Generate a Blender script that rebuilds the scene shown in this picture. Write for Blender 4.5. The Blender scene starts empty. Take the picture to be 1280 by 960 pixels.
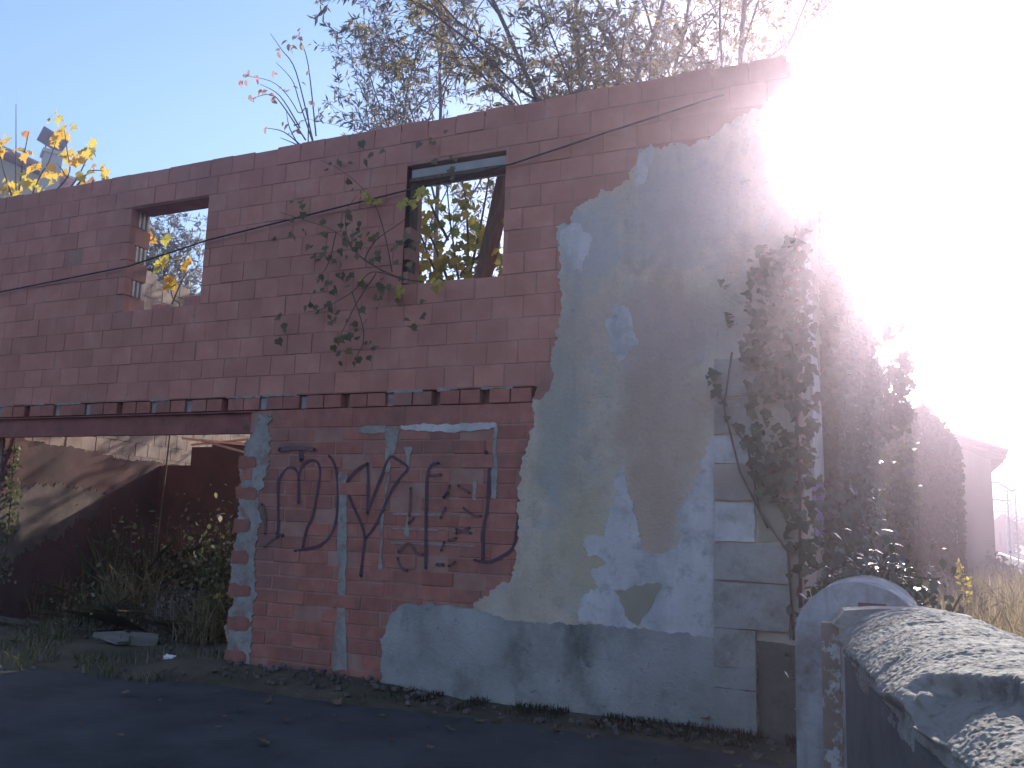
import bpy, bmesh, math, random
import numpy as np
from mathutils import Vector, Matrix, noise
from mathutils.geometry import delaunay_2d_cdt

random.seed(7); RNG = np.random.default_rng(7)
R = math.radians
scene = bpy.context.scene
col = scene.collection

# ------------------------------------------------------------------ camera
F = 1100.0
RM = np.array([[0.90978569, -0.03571473, -0.41353895],
               [0.41392545, 0.15226686, 0.89748567],
               [0.03091482, -0.98769391, 0.15331344]])
CAM = np.array([1.1924, -7.4013, 1.6])
cd = bpy.data.cameras.new('camera'); cam = bpy.data.objects.new('camera', cd); col.objects.link(cam)
cd.sensor_fit = 'HORIZONTAL'; cd.angle = 2 * math.atan(640 / F); cd.clip_end = 3000; cd.clip_start = 0.05
m3 = np.stack([RM[:, 0], -RM[:, 1], -RM[:, 2]], axis=1)
cam.matrix_world = Matrix([[*m3[0], CAM[0]], [*m3[1], CAM[1]], [*m3[2], CAM[2]], [0, 0, 0, 1]])
scene.camera = cam

def ray(px, py):
    d = RM @ np.array([px - 640.0, py - 480.0, F]); return d / np.linalg.norm(d)
def at(px, py, Y=0.0):
    d = ray(px, py); t = (Y - CAM[1]) / d[1]; return CAM + t * d
def atx(px, py, X):
    d = ray(px, py); t = (X - CAM[0]) / d[0]; return CAM + t * d
def wall2(px, py):
    p = at(px, py, 0); return (p[0], p[2])

# ------------------------------------------------------------------ sky and sun
SUN_AZ, SUN_EL = 0.3, 23.3                 # azimuth clockwise from +Y
w = bpy.data.worlds.new('World'); scene.world = w; w.use_nodes = True
nt = w.node_tree; bg = nt.nodes['Background']
sk = nt.nodes.new('ShaderNodeTexSky'); sk.sky_type = 'NISHITA'; sk.sun_disc = False
sk.sun_elevation = R(SUN_EL); sk.sun_rotation = R(SUN_AZ); sk.air_density = 1.0; sk.dust_density = 0.1; sk.ozone_density = 3.0
wb = nt.nodes.new('ShaderNodeMix'); wb.data_type = 'RGBA'; wb.blend_type = 'MULTIPLY'; wb.inputs[0].default_value = 1; wb.inputs[7].default_value = (.97, .945, .90, 1)
nt.links.new(sk.outputs[0], wb.inputs[6]); nt.links.new(wb.outputs[2], bg.inputs[0]); bg.inputs[1].default_value = 0.13
sl = bpy.data.lights.new('sun', 'SUN'); sl.energy = 4.5; sl.angle = R(0.53); sl.color = (1, 0.93, 0.83)
so = bpy.data.objects.new('sun', sl); col.objects.link(so)
sd = Vector((math.sin(R(SUN_AZ)) * math.cos(R(SUN_EL)), math.cos(R(SUN_AZ)) * math.cos(R(SUN_EL)), math.sin(R(SUN_EL))))
so.rotation_euler = sd.to_track_quat('Z', 'Y').to_euler()
so.location = sd * 60
vs = scene.view_settings; vs.view_transform = 'Standard'; vs.look = 'None'; vs.gamma = 1; vs.use_curve_mapping = False
vs.exposure = 1.27
cy = scene.cycles
cy.max_bounces = 6; cy.diffuse_bounces = 3; cy.glossy_bounces = 2; cy.transmission_bounces = 4; cy.volume_bounces = 0
cy.transparent_max_bounces = 8; cy.use_denoising = True; cy.sample_clamp_indirect = 6
HAZE = 0.0095; HAZE_G = 0.905

# ------------------------------------------------------------------ materials
def _n(t, ty, **kw):
    n = t.nodes.new(ty)
    for k, v in kw.items(): setattr(n, k, v)
    return n
def mk(name, cols, scale=3.0, detail=6, rough=0.92, bump=0.3, bscale=40, stains=(), tint=0.0, stretch=(1, 1, 1), spec=0.2, bdist=0.01, transl=None, metal=0.0, blobs=()):
    """cols: list of albedo colours across a noise; stains: (colour, scale, low, high, amount[, stretch]); tint: per-face value spread"""
    LIFT = 1.5; cols = [tuple(min(.8, v * LIFT) for v in c_) for c_ in cols]; stains = [(tuple(min(.8, v * LIFT) for v in s_[0]), *s_[1:]) for s_ in stains]
    m = bpy.data.materials.new(name); m.use_nodes = True; t = m.node_tree
    b = t.nodes['Principled BSDF']; out = t.nodes['Material Output']
    b.inputs['Roughness'].default_value = rough; b.inputs['Specular IOR Level'].default_value = spec; b.inputs['Metallic'].default_value = metal
    tc = _n(t, 'ShaderNodeTexCoord')
    def coord(st):
        mp = _n(t, 'ShaderNodeMapping'); mp.inputs['Scale'].default_value = st
        t.links.new(tc.outputs['Object'], mp.inputs[0]); return mp.outputs[0]
    base = coord(stretch)
    nz = _n(t, 'ShaderNodeTexNoise'); nz.inputs['Scale'].default_value = scale; nz.inputs['Detail'].default_value = detail; nz.inputs['Roughness'].default_value = 0.62
    t.links.new(base, nz.inputs['Vector'])
    cr = _n(t, 'ShaderNodeValToRGB'); e = cr.color_ramp.elements
    n = len(cols); ps = [0.5] if n == 1 else [0.3 + 0.4 * i / (n - 1) for i in range(n)]
    e[0].position = ps[0]; e[0].color = (*cols[0], 1)
    if n == 1: e.remove(e[1])
    else:
        e[1].position = ps[-1]; e[1].color = (*cols[-1], 1)
        for i in range(1, n - 1):
            q = e.new(ps[i]); q.color = (*cols[i], 1)
    t.links.new(nz.outputs['Fac'], cr.inputs[0]); c = cr.outputs[0]
    for s in stains:
        sc, ss, lo, hi, amt = s[:5]; st = s[5] if len(s) > 5 else (1, 1, 1)
        n2 = _n(t, 'ShaderNodeTexNoise'); n2.inputs['Scale'].default_value = ss; n2.inputs['Detail'].default_value = 7; n2.inputs['Roughness'].default_value = 0.68
        t.links.new(coord(st), n2.inputs['Vector'])
        mr = _n(t, 'ShaderNodeMapRange'); mr.inputs[1].default_value = lo; mr.inputs[2].default_value = hi; mr.inputs[4].default_value = amt
        t.links.new(n2.outputs['Fac'], mr.inputs[0])
        mx = _n(t, 'ShaderNodeMix', data_type='RGBA'); t.links.new(mr.outputs[0], mx.inputs[0]); t.links.new(c, mx.inputs[6]); mx.inputs[7].default_value = (*sc, 1)
        c = mx.outputs[2]
    for (bc, bx, bz, rx, rz2, soft, amt) in blobs:        # stains of their own shape on the wall: soft noisy ellipses in X, Z
        nd = _n(t, 'ShaderNodeTexNoise'); nd.inputs['Scale'].default_value = 3.2; nd.inputs['Detail'].default_value = 8; nd.inputs['Roughness'].default_value = .7; t.links.new(coord((1, 1, 1)), nd.inputs['Vector'])
        sx_ = _n(t, 'ShaderNodeSeparateXYZ'); t.links.new(tc.outputs['Object'], sx_.inputs[0])
        def mth(op, a_, b_=None):
            q_ = _n(t, 'ShaderNodeMath', operation=op)
            for i_, v_ in enumerate((a_, b_)):
                if v_ is None: continue
                if isinstance(v_, (int, float)): q_.inputs[i_].default_value = v_
                else: t.links.new(v_, q_.inputs[i_])
            return q_.outputs[0]
        ex = mth('POWER', mth('ABSOLUTE', mth('DIVIDE', mth('SUBTRACT', sx_.outputs[0], bx), rx)), 2.0)
        ez = mth('POWER', mth('ABSOLUTE', mth('DIVIDE', mth('SUBTRACT', sx_.outputs[2], bz), rz2)), 2.0)
        dd_ = mth('ADD', mth('SQRT', mth('ADD', ex, ez)), mth('MULTIPLY', mth('SUBTRACT', nd.outputs['Fac'], .5), 1.5))
        mr = _n(t, 'ShaderNodeMapRange'); mr.inputs[1].default_value = 1 + soft; mr.inputs[2].default_value = 1 - soft; mr.inputs[4].default_value = amt; t.links.new(dd_, mr.inputs[0])
        mx = _n(t, 'ShaderNodeMix', data_type='RGBA'); t.links.new(mr.outputs[0], mx.inputs[0]); t.links.new(c, mx.inputs[6]); mx.inputs[7].default_value = (*[min(.8, v * LIFT) for v in bc], 1); c = mx.outputs[2]
    if tint:
        a = _n(t, 'ShaderNodeAttribute', attribute_name='tint')
        mr = _n(t, 'ShaderNodeMapRange'); mr.inputs[3].default_value = 1 - tint; mr.inputs[4].default_value = 1 + tint
        t.links.new(a.outputs['Fac'], mr.inputs[0])
        mx = _n(t, 'ShaderNodeMix', data_type='RGBA', blend_type='MULTIPLY'); mx.inputs[0].default_value = 1
        t.links.new(c, mx.inputs[6]); t.links.new(mr.outputs[0], mx.inputs[7]); c = mx.outputs[2]
    t.links.new(c, b.inputs['Base Color'])
    if bump:
        nb = _n(t, 'ShaderNodeTexNoise'); nb.inputs['Scale'].default_value = bscale; nb.inputs['Detail'].default_value = 8; nb.inputs['Roughness'].default_value = 0.7
        t.links.new(base, nb.inputs['Vector'])
        bp = _n(t, 'ShaderNodeBump'); bp.inputs['Strength'].default_value = bump; bp.inputs['Distance'].default_value = bdist
        t.links.new(nb.outputs['Fac'], bp.inputs['Height']); t.links.new(bp.outputs[0], b.inputs['Normal'])
    return m
def leafmat(name, cols, transl=0.45, rough=0.55, spec=0.3):
    """per-leaf colour from the 'tint' face attribute"""
    m = bpy.data.materials.new(name); m.use_nodes = True; t = m.node_tree
    b = t.nodes['Principled BSDF']; out = t.nodes['Material Output']; b.inputs['Roughness'].default_value = rough; b.inputs['Specular IOR Level'].default_value = spec
    a = _n(t, 'ShaderNodeAttribute', attribute_name='tint')
    cr = _n(t, 'ShaderNodeValToRGB'); e = cr.color_ramp.elements; n = len(cols)
    e[0].position = 0; e[0].color = (*cols[0], 1); e[1].position = 1; e[1].color = (*cols[-1], 1)
    for i in range(1, n - 1):
        q = e.new(i / (n - 1)); q.color = (*cols[i], 1)
    t.links.new(a.outputs['Fac'], cr.inputs[0])
    tr = _n(t, 'ShaderNodeBsdfTranslucent'); mx = _n(t, 'ShaderNodeMixShader'); mx.inputs[0].default_value = transl
    t.links.new(cr.outputs[0], b.inputs['Base Color']); t.links.new(cr.outputs[0], tr.inputs[0])
    t.links.new(b.outputs[0], mx.inputs[1]); t.links.new(tr.outputs[0], mx.inputs[2]); t.links.new(mx.outputs[0], out.inputs[0])
    return m

M = {}
M['block'] = mk('hollow_block', [(.31, .125, .088), (.36, .15, .11), (.40, .178, .132)], scale=3, bump=.35, bscale=70, tint=.09,
                stains=[((.24, .115, .085), .7, .46, .72, .55), ((.32, .22, .17), 3, .55, .75, .35), ((.18, .14, .105), .5, .56, .74, .5)])
M['brick'] = mk('brick', [(.225, .08, .058), (.285, .104, .076), (.33, .135, .10)], scale=6, bump=.35, bscale=90, tint=.13,
                stains=[((.14, .09, .075), 1.1, .48, .68, .7), ((.28, .22, .19), 5, .58, .75, .4)])
M['joint'] = mk('old_mortar', [(.22, .10, .074), (.27, .135, .10), (.31, .18, .145)], scale=3, bump=.5, bscale=50)
M['mortar'] = mk('grey_mortar', [(.18, .155, .135), (.235, .205, .18), (.285, .255, .225)], scale=7, bump=.7, bscale=60, stains=[((.19, .10, .08), 6, .50, .62, .8)])
M['plaster'] = mk('tan_render', [(.36, .265, .19), (.425, .325, .24), (.475, .375, .285)], scale=1.6, bump=.9, bscale=24, detail=10, bdist=.014,
                  stains=[((.26, .165, .12), 1.0, .5, .66, .6, (1, 1, .5)), ((.29, .245, .20), 1.3, .50, .68, .5), ((.30, .29, .29), 2.4, .52, .66, .55), ((.13, .11, .09), 8, .62, .74, .6), ((.22, .19, .155), 1.4, .52, .7, .45, (2.5, 2.5, .35)), ((.10, .085, .07), 26, .60, .70, .6), ((.35, .32, .28), 11, .56, .70, .5), ((.24, .195, .155), 4.5, .54, .66, .5)],
                  blobs=[((.34, .215, .165), -.78, 2.45, .40, .65, .32, .6), ((.33, .215, .16), -.85, 1.75, .22, .42, .25, .65), ((.34, .265, .165), -1.42, 1.35, .28, .45, .4, .6), ((.37, .25, .215), -.9, 3.3, .6, .35, .35, .6), ((.29, .29, .30), -1.5, 4.15, .35, .4, .35, .6), ((.25, .235, .20), -1.75, 2.6, .18, .8, .3, .6), ((.26, .26, .265), -.62, 4.4, .5, .5, .4, .6)])
M['brown_render'] = mk('brown_render', [(.22, .155, .12), (.26, .19, .15), (.30, .235, .185)], scale=2.2, bump=.45, bscale=40, detail=8, stains=[((.19, .17, .145), 2, .5, .66, .7), ((.29, .25, .21), 3.5, .5, .66, .6)])
M['lime'] = mk('limewash', [(.365, .315, .30), (.415, .36, .34), (.46, .41, .39)], scale=2.5, bump=.8, bscale=28, bdist=.012, stains=[((.24, .215, .19), 2.2, .5, .66, .65), ((.19, .175, .16), 7, .54, .68, .6), ((.12, .11, .10), 24, .62, .7, .5), ((.22, .215, .22), 1.6, .5, .7, .5, (2, 2, .4))])
M['ochre'] = mk('ochre_render', [(.22, .18, .125), (.255, .215, .155)], scale=4, bump=.4, bscale=40)
M['plinth'] = mk('rough_concrete', [(.185, .165, .148), (.26, .235, .212), (.325, .295, .27)], scale=2.2, bump=.8, bscale=28, detail=9, bdist=.02,
                 stains=[((.06, .065, .05), 1.8, .52, .70, .8, (1, 1, .6)), ((.35, .32, .29), 4, .6, .74, .5), ((.04, .035, .03), 9, .62, .72, .7)])
M['stone'] = mk('quoin_stone', [(.22, .18, .15), (.27, .232, .20), (.305, .27, .24)], scale=3.5, bump=.8, bscale=35, bdist=.012, stains=[((.14, .12, .095), 3, .5, .66, .7), ((.10, .09, .075), 20, .6, .7, .5)])
M['steel'] = mk('red_lead_steel', [(.15, .05, .042), (.20, .068, .055), (.24, .09, .07)], scale=4, bump=.2, bscale=60, rough=.6, stains=[((.09, .045, .03), 5, .52, .68, .8)])
M['lintel'] = mk('grey_lintel', [(.22, .21, .195), (.29, .28, .26)], scale=5, bump=.4, bscale=40)
M['paint'] = mk('black_spray', [(.05, .03, .04), (.085, .05, .062)], scale=8, bump=0, rough=.6)
M['oldpaint'] = mk('faded_spray', [(.09, .055, .055), (.15, .08, .07)], scale=20, bump=0, rough=.8)
M['purple'] = mk('purple_paint', [(.16, .10, .22), (.21, .14, .28)], scale=6, bump=.3)
M['asphalt'] = mk('asphalt', [(.04, .037, .037), (.056, .052, .051), (.073, .068, .064)], scale=1.2, bump=.7, bscale=160, bdist=.008, detail=8, rough=.85,
                  stains=[((.085, .08, .072), 90, .62, .72, .7), ((.03, .028, .026), .8, .5, .62, .6)])
M['soil'] = mk('soil', [(.05, .04, .028), (.085, .067, .045), (.12, .095, .065)], scale=2.4, bump=1, bscale=22, bdist=.03, detail=9, stains=[((.05, .06, .025), 1.4, .5, .65, .7), ((.17, .15, .12), 30, .6, .7, .6)])
M['field'] = mk('field', [(.09, .085, .04), (.15, .125, .065), (.2, .165, .09)], scale=.2, bump=1, bscale=5, bdist=.1, detail=9)
M['cement'] = mk('rough_cement', [(.15, .138, .12), (.21, .193, .17), (.265, .245, .215)], scale=3, bump=.8, bscale=60, bdist=.012, detail=10, rough=.8, spec=.25,
                 stains=[((.06, .058, .052), 7, .5, .66, .8), ((.045, .043, .04), 22, .58, .70, .7), ((.12, .115, .08), 2.2, .58, .7, .5)])
M['wallside'] = mk('shaded_cement', [(.06, .06, .062), (.09, .09, .092), (.13, .13, .13)], scale=3, bump=.9, bscale=40, stains=[((.04, .045, .03), 3, .5, .65, .7)])  # darker cement: shade of the parapet's shadow side put into its colour
M['whitewall'] = mk('flaked_white_wall', [(.19, .19, .195), (.25, .25, .255), (.31, .31, .315)], scale=3, bump=.45, bscale=35, stains=[((.13, .12, .11), 2.2, .46, .62, .85), ((.08, .075, .065), 5, .55, .68, .8), ((.12, .11, .1), 3, .5, .66, .7, (2, 2, .3))])
M['flaked'] = mk('flaked_post', [(.17, .12, .095), (.24, .18, .14)], scale=6, bump=.5, bscale=50, stains=[((.42, .41, .40), 5, .52, .56, .8), ((.13, .14, .06), 4, .58, .66, .7)])
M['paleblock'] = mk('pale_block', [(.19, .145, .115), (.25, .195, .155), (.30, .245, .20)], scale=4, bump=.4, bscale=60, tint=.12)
M['rubble'] = mk('brick_crumbs', [(.06, .048, .04), (.10, .08, .068), (.15, .125, .11)], scale=4, bump=.6)
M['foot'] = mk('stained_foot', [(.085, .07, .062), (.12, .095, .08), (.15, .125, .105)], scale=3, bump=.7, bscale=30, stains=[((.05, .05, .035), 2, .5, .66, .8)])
M['darkbrick'] = mk('dark_brick', [(.07, .04, .035), (.11, .06, .05)], scale=8, bump=.4)
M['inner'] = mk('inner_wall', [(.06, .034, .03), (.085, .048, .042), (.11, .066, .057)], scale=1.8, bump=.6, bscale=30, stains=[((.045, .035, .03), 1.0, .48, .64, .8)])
M['bark'] = mk('bark', [(.05, .042, .034), (.085, .07, .055), (.11, .095, .078)], scale=9, bump=.8, bscale=30, stretch=(1, 1, .25))
M['twig'] = mk('twig', [(.06, .045, .035), (.10, .075, .055)], scale=9, bump=.2)
M['timber'] = mk('old_timber', [(.05, .035, .026), (.085, .06, .043), (.11, .085, .062)], scale=4, bump=.7, bscale=20, stretch=(6, 6, 1))
M['palewood_litrib'] = mk('weathered_wood_lit_rib', [(.36, .30, .25), (.47, .41, .35)], scale=4, bump=.6, bscale=30)  # wood of the laths; on the jamb ribs it paints in sunlight
M['cable'] = mk('cable', [(.015, .014, .014)], bump=0, rough=.6)
M['concrete'] = mk('broken_concrete', [(.12, .105, .088), (.17, .15, .128)], scale=5, bump=.7, bscale=40)
M['white'] = mk('white_paper', [(.72, .72, .72), (.8, .8, .8)], bump=.2)
M['rendergrey'] = mk('house_render', [(.30, .27, .22), (.36, .33, .27)], scale=.8, bump=.2, stains=[((.2, .17, .13), .7, .52, .7, .6)])
M['rooftile'] = mk('clay_tile', [(.22, .10, .07), (.30, .15, .10)], scale=2, bump=.4, bscale=10)
M['pinkwall'] = mk('old_station_wall', [(.24, .15, .13), (.30, .20, .17)], scale=.6, bump=.3, stains=[((.16, .11, .09), .5, .5, .65, .7, (1, 1, .3))])
M['rail'] = mk('rail_steel', [(.35, .33, .32), (.45, .43, .42)], scale=5, bump=0, rough=.35, metal=.8)
M['ballast'] = mk('ballast', [(.14, .12, .105), (.25, .225, .20), (.34, .31, .28)], scale=8, bump=1, bscale=14, bdist=.05)
M['sleeper'] = mk('sleeper', [(.25, .24, .22), (.33, .32, .3)], scale=3)
M['galv'] = mk('galvanised', [(.25, .26, .28), (.33, .34, .36)], scale=3, bump=0, rough=.5, metal=.4)
M['hill'] = mk('wooded_hill', [(.035, .045, .025), (.06, .065, .03), (.09, .08, .04)], scale=.05, bump=1, bscale=.3, bdist=3)
M['moss'] = leafmat('weed_leaf', [(.02, .022, .012), (.04, .045, .02), (.06, .05, .025)], .25)
M['willow'] = leafmat('willow_leaf', [(.10, .105, .06), (.17, .165, .08), (.26, .22, .085), (.36, .28, .10), (.40, .24, .11)], .6)
M['greywillow'] = leafmat('grey_willow_leaf', [(.10, .105, .085), (.14, .14, .11), (.2, .18, .14), (.33, .2, .15)], .5)
M['plane'] = leafmat('yellow_plane_leaf', [(.10, .13, .03), (.30, .33, .05), (.60, .46, .06), (.68, .40, .05), (.45, .18, .08)], .55)
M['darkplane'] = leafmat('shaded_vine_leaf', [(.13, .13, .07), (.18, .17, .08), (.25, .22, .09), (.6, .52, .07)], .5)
M['pinkleaf'] = leafmat('russet_leaf', [(.36, .20, .15), (.48, .28, .20), (.55, .38, .28)], .5)
M['ivy'] = leafmat('ivy_leaf', [(.03, .045, .022), (.055, .075, .033), (.085, .105, .045), (.13, .11, .06)], .3, rough=.4, spec=.5)
M['rustivy'] = leafmat('rust_ivy_leaf', [(.05, .045, .025), (.09, .06, .035), (.12, .07, .045), (.06, .08, .03)], .35)
M['bramble'] = leafmat('bramble_leaf', [(.03, .045, .02), (.05, .07, .03), (.09, .10, .05)], .2, rough=.28, spec=.7)
M['straw'] = leafmat('straw', [(.20, .15, .08), (.33, .26, .14), (.45, .36, .21), (.24, .22, .09)], .4)
M['weed'] = leafmat('ruin_weed', [(.05, .065, .03), (.11, .13, .05), (.2, .19, .09), (.42, .40, .28)], .45)
M['drybush'] = leafmat('dry_bush', [(.2, .17, .13), (.29, .25, .19), (.38, .34, .27)], .35)
M['fallen'] = leafmat('fallen_leaf', [(.12, .07, .045), (.2, .12, .075), (.29, .19, .12), (.14, .11, .065)], .2)

# ------------------------------------------------------------------ mesh helpers
def tag(o, label=None, cat=None, group=None, kind=None):
    if label: o['label'] = label
    if cat: o['category'] = cat
    if group: o['group'] = group
    if kind: o['kind'] = kind
    return o
def empty(name, loc=(0, 0, 0), label=None, cat=None, group=None):
    o = bpy.data.objects.new(name, None); col.objects.link(o); o.location = loc; o.empty_display_size = .2
    return tag(o, label, cat, group)

class MB:
    def __init__(s): s.v = []; s.f = []; s.t = []
    def add(s, vs, fs, tint=None):
        o = len(s.v); s.v += [tuple(v) for v in vs]; tt = random.random() if tint is None else tint
        for f in fs: s.f.append(tuple(i + o for i in f)); s.t.append(tt)
    def box(s, x0, x1, y0, y1, z0, z1, tint=None, ch=0.0):
        c = ch
        v = [(x0 + c, y0, z0 + c), (x1 - c, y0, z0 + c), (x1 - c, y0, z1 - c), (x0 + c, y0, z1 - c),
             (x0, y0 + c, z0), (x1, y0 + c, z0), (x1, y0 + c, z1), (x0, y0 + c, z1),
             (x0, y1, z0), (x1, y1, z0), (x1, y1, z1), (x0, y1, z1)]
        if c:
            f = [(0, 1, 2, 3), (4, 5, 1, 0), (5, 6, 2, 1), (6, 7, 3, 2), (7, 4, 0, 3), (8, 9, 5, 4), (9, 10, 6, 5), (10, 11, 7, 6), (11, 8, 4, 7), (11, 10, 9, 8)]
            s.add(v, f, tint)
        else:
            s.add(v[:4] + v[8:], [(0, 1, 2, 3), (4, 5, 1, 0), (5, 6, 2, 1), (6, 7, 3, 2), (7, 4, 0, 3), (7, 6, 5, 4)], tint)
    def obox(s, c, sx, sy, sz, rot, tint=None):
        m = rot.to_3x3() if hasattr(rot, 'to_3x3') else rot; c = Vector(c)
        v = [c + m @ Vector((x * sx / 2, y * sy / 2, z * sz / 2)) for z in (-1, 1) for x, y in ((-1, -1), (1, -1), (1, 1), (-1, 1))]
        s.add(v, [(3, 2, 1, 0), (4, 5, 6, 7), (0, 1, 5, 4), (1, 2, 6, 5), (2, 3, 7, 6), (3, 0, 4, 7)], tint)
    def bar(s, a, b, w, h=None, tint=None):
        a, b = Vector(a), Vector(b); d = b - a
        s.obox((a + b) / 2, w, h or w, d.length, d.to_track_quat('Z', 'Y').to_matrix(), tint)
    def tube(s, pts, rad, n=6, tint=None):
        pts = [Vector(p) for p in pts]; k = len(pts)
        if not hasattr(rad, '__len__'): rad = [rad] * k
        vs = []
        for i, p in enumerate(pts):
            d = (pts[min(i + 1, k - 1)] - pts[max(i - 1, 0)])
            if d.length < 1e-9: d = Vector((0, 0, 1))
            d.normalize(); a = d.cross(Vector((0.31, 0.17, 0.93)))
            if a.length < 1e-3: a = d.cross(Vector((1, 0, 0)))
            a.normalize(); b = d.cross(a)
            for j in range(n):
                q = 2 * math.pi * j / n; vs.append(p + (a * math.cos(q) + b * math.sin(q)) * rad[i])
        fs = [(i * n + j, i * n + (j + 1) % n, (i + 1) * n + (j + 1) % n, (i + 1) * n + j) for i in range(k - 1) for j in range(n)]
        fs += [tuple(range(n))[::-1], tuple((k - 1) * n + j for j in range(n))]
        s.add(vs, fs, tint)
    def build(s, name, mat, parent=None, smooth=False, recalc=True):
        me = bpy.data.meshes.new(name); me.from_pydata(s.v, [], s.f)
        a = me.attributes.new('tint', 'FLOAT', 'FACE'); a.data.foreach_set('value', np.array(s.t, dtype=np.float32))
        if recalc:
            bm = bmesh.new(); bm.from_mesh(me); bmesh.ops.recalc_face_normals(bm, faces=bm.faces); bm.to_mesh(me); bm.free()
        if smooth: me.polygons.foreach_set('use_smooth', [True] * len(me.polygons))
        me.materials.append(M[mat]); o = bpy.data.objects.new(name, me); col.objects.link(o)
        if parent: o.parent = parent
        return o

def rough_outline(poly, step=.05, amp=.02, seed=0):
    out = []; n = len(poly)
    for i in range(n):
        a = Vector(poly[i]); b = Vector(poly[(i + 1) % n]); d = b - a; L = d.length; k = max(1, int(L / step)); nn = Vector((-d.y, d.x)) / max(L, 1e-6)
        for j in range(k):
            t = j / k; p = a + d * t
            q = Vector((p.x * 3.1, p.y * 3.1, seed * 7.3))
            off = noise.noise(q) * amp * 1.2 + noise.noise(q * 3.7) * amp * .9 + noise.noise(q * 9.1) * amp * .6 + noise.noise(q * 24) * amp * .4
            out.append(p + nn * off)
    return out
def patch(poly, y0, y1, name, mat, parent, amp=.025, step=.04, seed=0, plane='Y'):
    """a layer of render with a ragged outline; front at y0, back at y1"""
    o2 = rough_outline(poly, step, amp, seed) if amp else [Vector(p) for p in poly]
    n = len(o2)
    vs, _, fs, *_r = delaunay_2d_cdt([Vector((p[0], p[1])) for p in o2], [], [list(range(n))], 1, 1e-6)
    def P(p, y): return plane(p, y) if callable(plane) else ((p[0], y, p[1]) if plane == 'Y' else (y, p[0], p[1]))
    cnt = {}
    for f in fs:
        for i in range(len(f)):
            k = (f[i], f[(i + 1) % len(f)]); kk = tuple(sorted(k)); cnt[kk] = cnt.get(kk, 0) + 1
    m = len(vs); V = [P(v, y0) for v in vs] + [P(v, y1) for v in vs]; FS = [tuple(f) for f in fs]
    for (i, j), c in cnt.items():
        if c == 1: FS.append((i, j, j + m, i + m))
    me = bpy.data.meshes.new(name); me.from_pydata(V, [], FS)
    bm = bmesh.new(); bm.from_mesh(me); bmesh.ops.recalc_face_normals(bm, faces=bm.faces); bm.to_mesh(me); bm.free(); me.materials.append(M[mat])
    o = bpy.data.objects.new(name, me); col.objects.link(o)
    if parent: o.parent = parent
    return o

# leaf outlines (x across, y along), unit length
DIAMOND = np.array([(0, 0), (.13, .45), (0, 1), (-.13, .45)])
OVAL = np.array([(0, 0), (.28, .3), (.25, .65), (0, 1), (-.25, .65), (-.28, .3)])
IVYL = np.array([(0, 0), (.35, -.08), (.5, .25), (.28, .42), (.22, .7), (0, 1), (-.22, .7), (-.28, .42), (-.5, .25), (-.35, -.08)])
MAPLE = np.array([(0, 0), (.22, -.12), (.45, -.02), (.40, .16), (.62, .34), (.42, .42), (.40, .62), (.2, .58), (0, 1), (-.2, .58), (-.40, .62), (-.42, .42), (-.62, .34), (-.40, .16), (-.45, -.02), (-.22, -.12)])
def leaves(name, mat, parent, pos, dirs, size, shape, nrm=None, tint=None, seed=1, fold=.18):
    """pos (n,3), dirs (n,3) leaf axis, size (n,), one polygon per leaf, slightly folded"""
    rg = np.random.default_rng(seed); n = len(pos); k = len(shape)
    if n == 0: return None
    pos = np.asarray(pos, float); d = np.asarray(dirs, float); d /= np.linalg.norm(d, axis=1, keepdims=True) + 1e-9
    r = rg.normal(size=(n, 3)) if nrm is None else np.asarray(nrm, float) + rg.normal(size=(n, 3)) * .35
    a = np.cross(d, r); a /= np.linalg.norm(a, axis=1, keepdims=True) + 1e-9
    u = np.cross(a, d); sz = np.asarray(size, float).reshape(-1, 1)
    V = np.empty((n, k, 3))
    for j, (x, y) in enumerate(shape):
        V[:, j] = pos + sz * (a * x + d * y + u * (abs(x) * fold - y * y * fold * .8))
    me = bpy.data.meshes.new(name); me.vertices.add(n * k); me.vertices.foreach_set('co', V.reshape(-1).astype(np.float32))
    me.loops.add(n * k); me.loops.foreach_set('vertex_index', np.arange(n * k, dtype=np.int32))
    me.polygons.add(n); me.polygons.foreach_set('loop_start', np.arange(0, n * k, k, dtype=np.int32))
    me.update(calc_edges=True); me.validate()
    t = rg.random(n) if tint is None else np.asarray(tint)
    at_ = me.attributes.new('tint', 'FLOAT', 'FACE'); at_.data.foreach_set('value', t.astype(np.float32))
    me.materials.append(M[mat]); o = bpy.data.objects.new(name, me); col.objects.link(o)
    if parent: o.parent = parent
    return o

# ------------------------------------------------------------------ ground, road, hills
def sheet(name, x0, x1, y0, y1, z, mat, nx=1, ny=1, zf=None, label=None):
    b = MB(); xs = np.linspace(x0, x1, nx + 1); ys = np.linspace(y0, y1, ny + 1)
    vs = [(x, y, z + (zf(x, y) if zf else 0)) for y in ys for x in xs]
    fs = [(j * (nx + 1) + i, j * (nx + 1) + i + 1, (j + 1) * (nx + 1) + i + 1, (j + 1) * (nx + 1) + i) for j in range(ny) for i in range(nx)]
    b.add(vs, fs); o = b.build(name, mat, smooth=True, recalc=False); o['kind'] = 'structure'
    return o
sheet('ground', -900, 900, -300, 900, -0.06, 'field')
def rz(x, y):
    e = -0.75 - .1 * math.sin(x * 1.1) + .16 * noise.noise(Vector((x * 1.3, 3, 0)))
    return 0
road = MB()                                              # asphalt with a ragged edge along the wall
xs = np.linspace(-40, 30, 281)
edge = []
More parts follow.
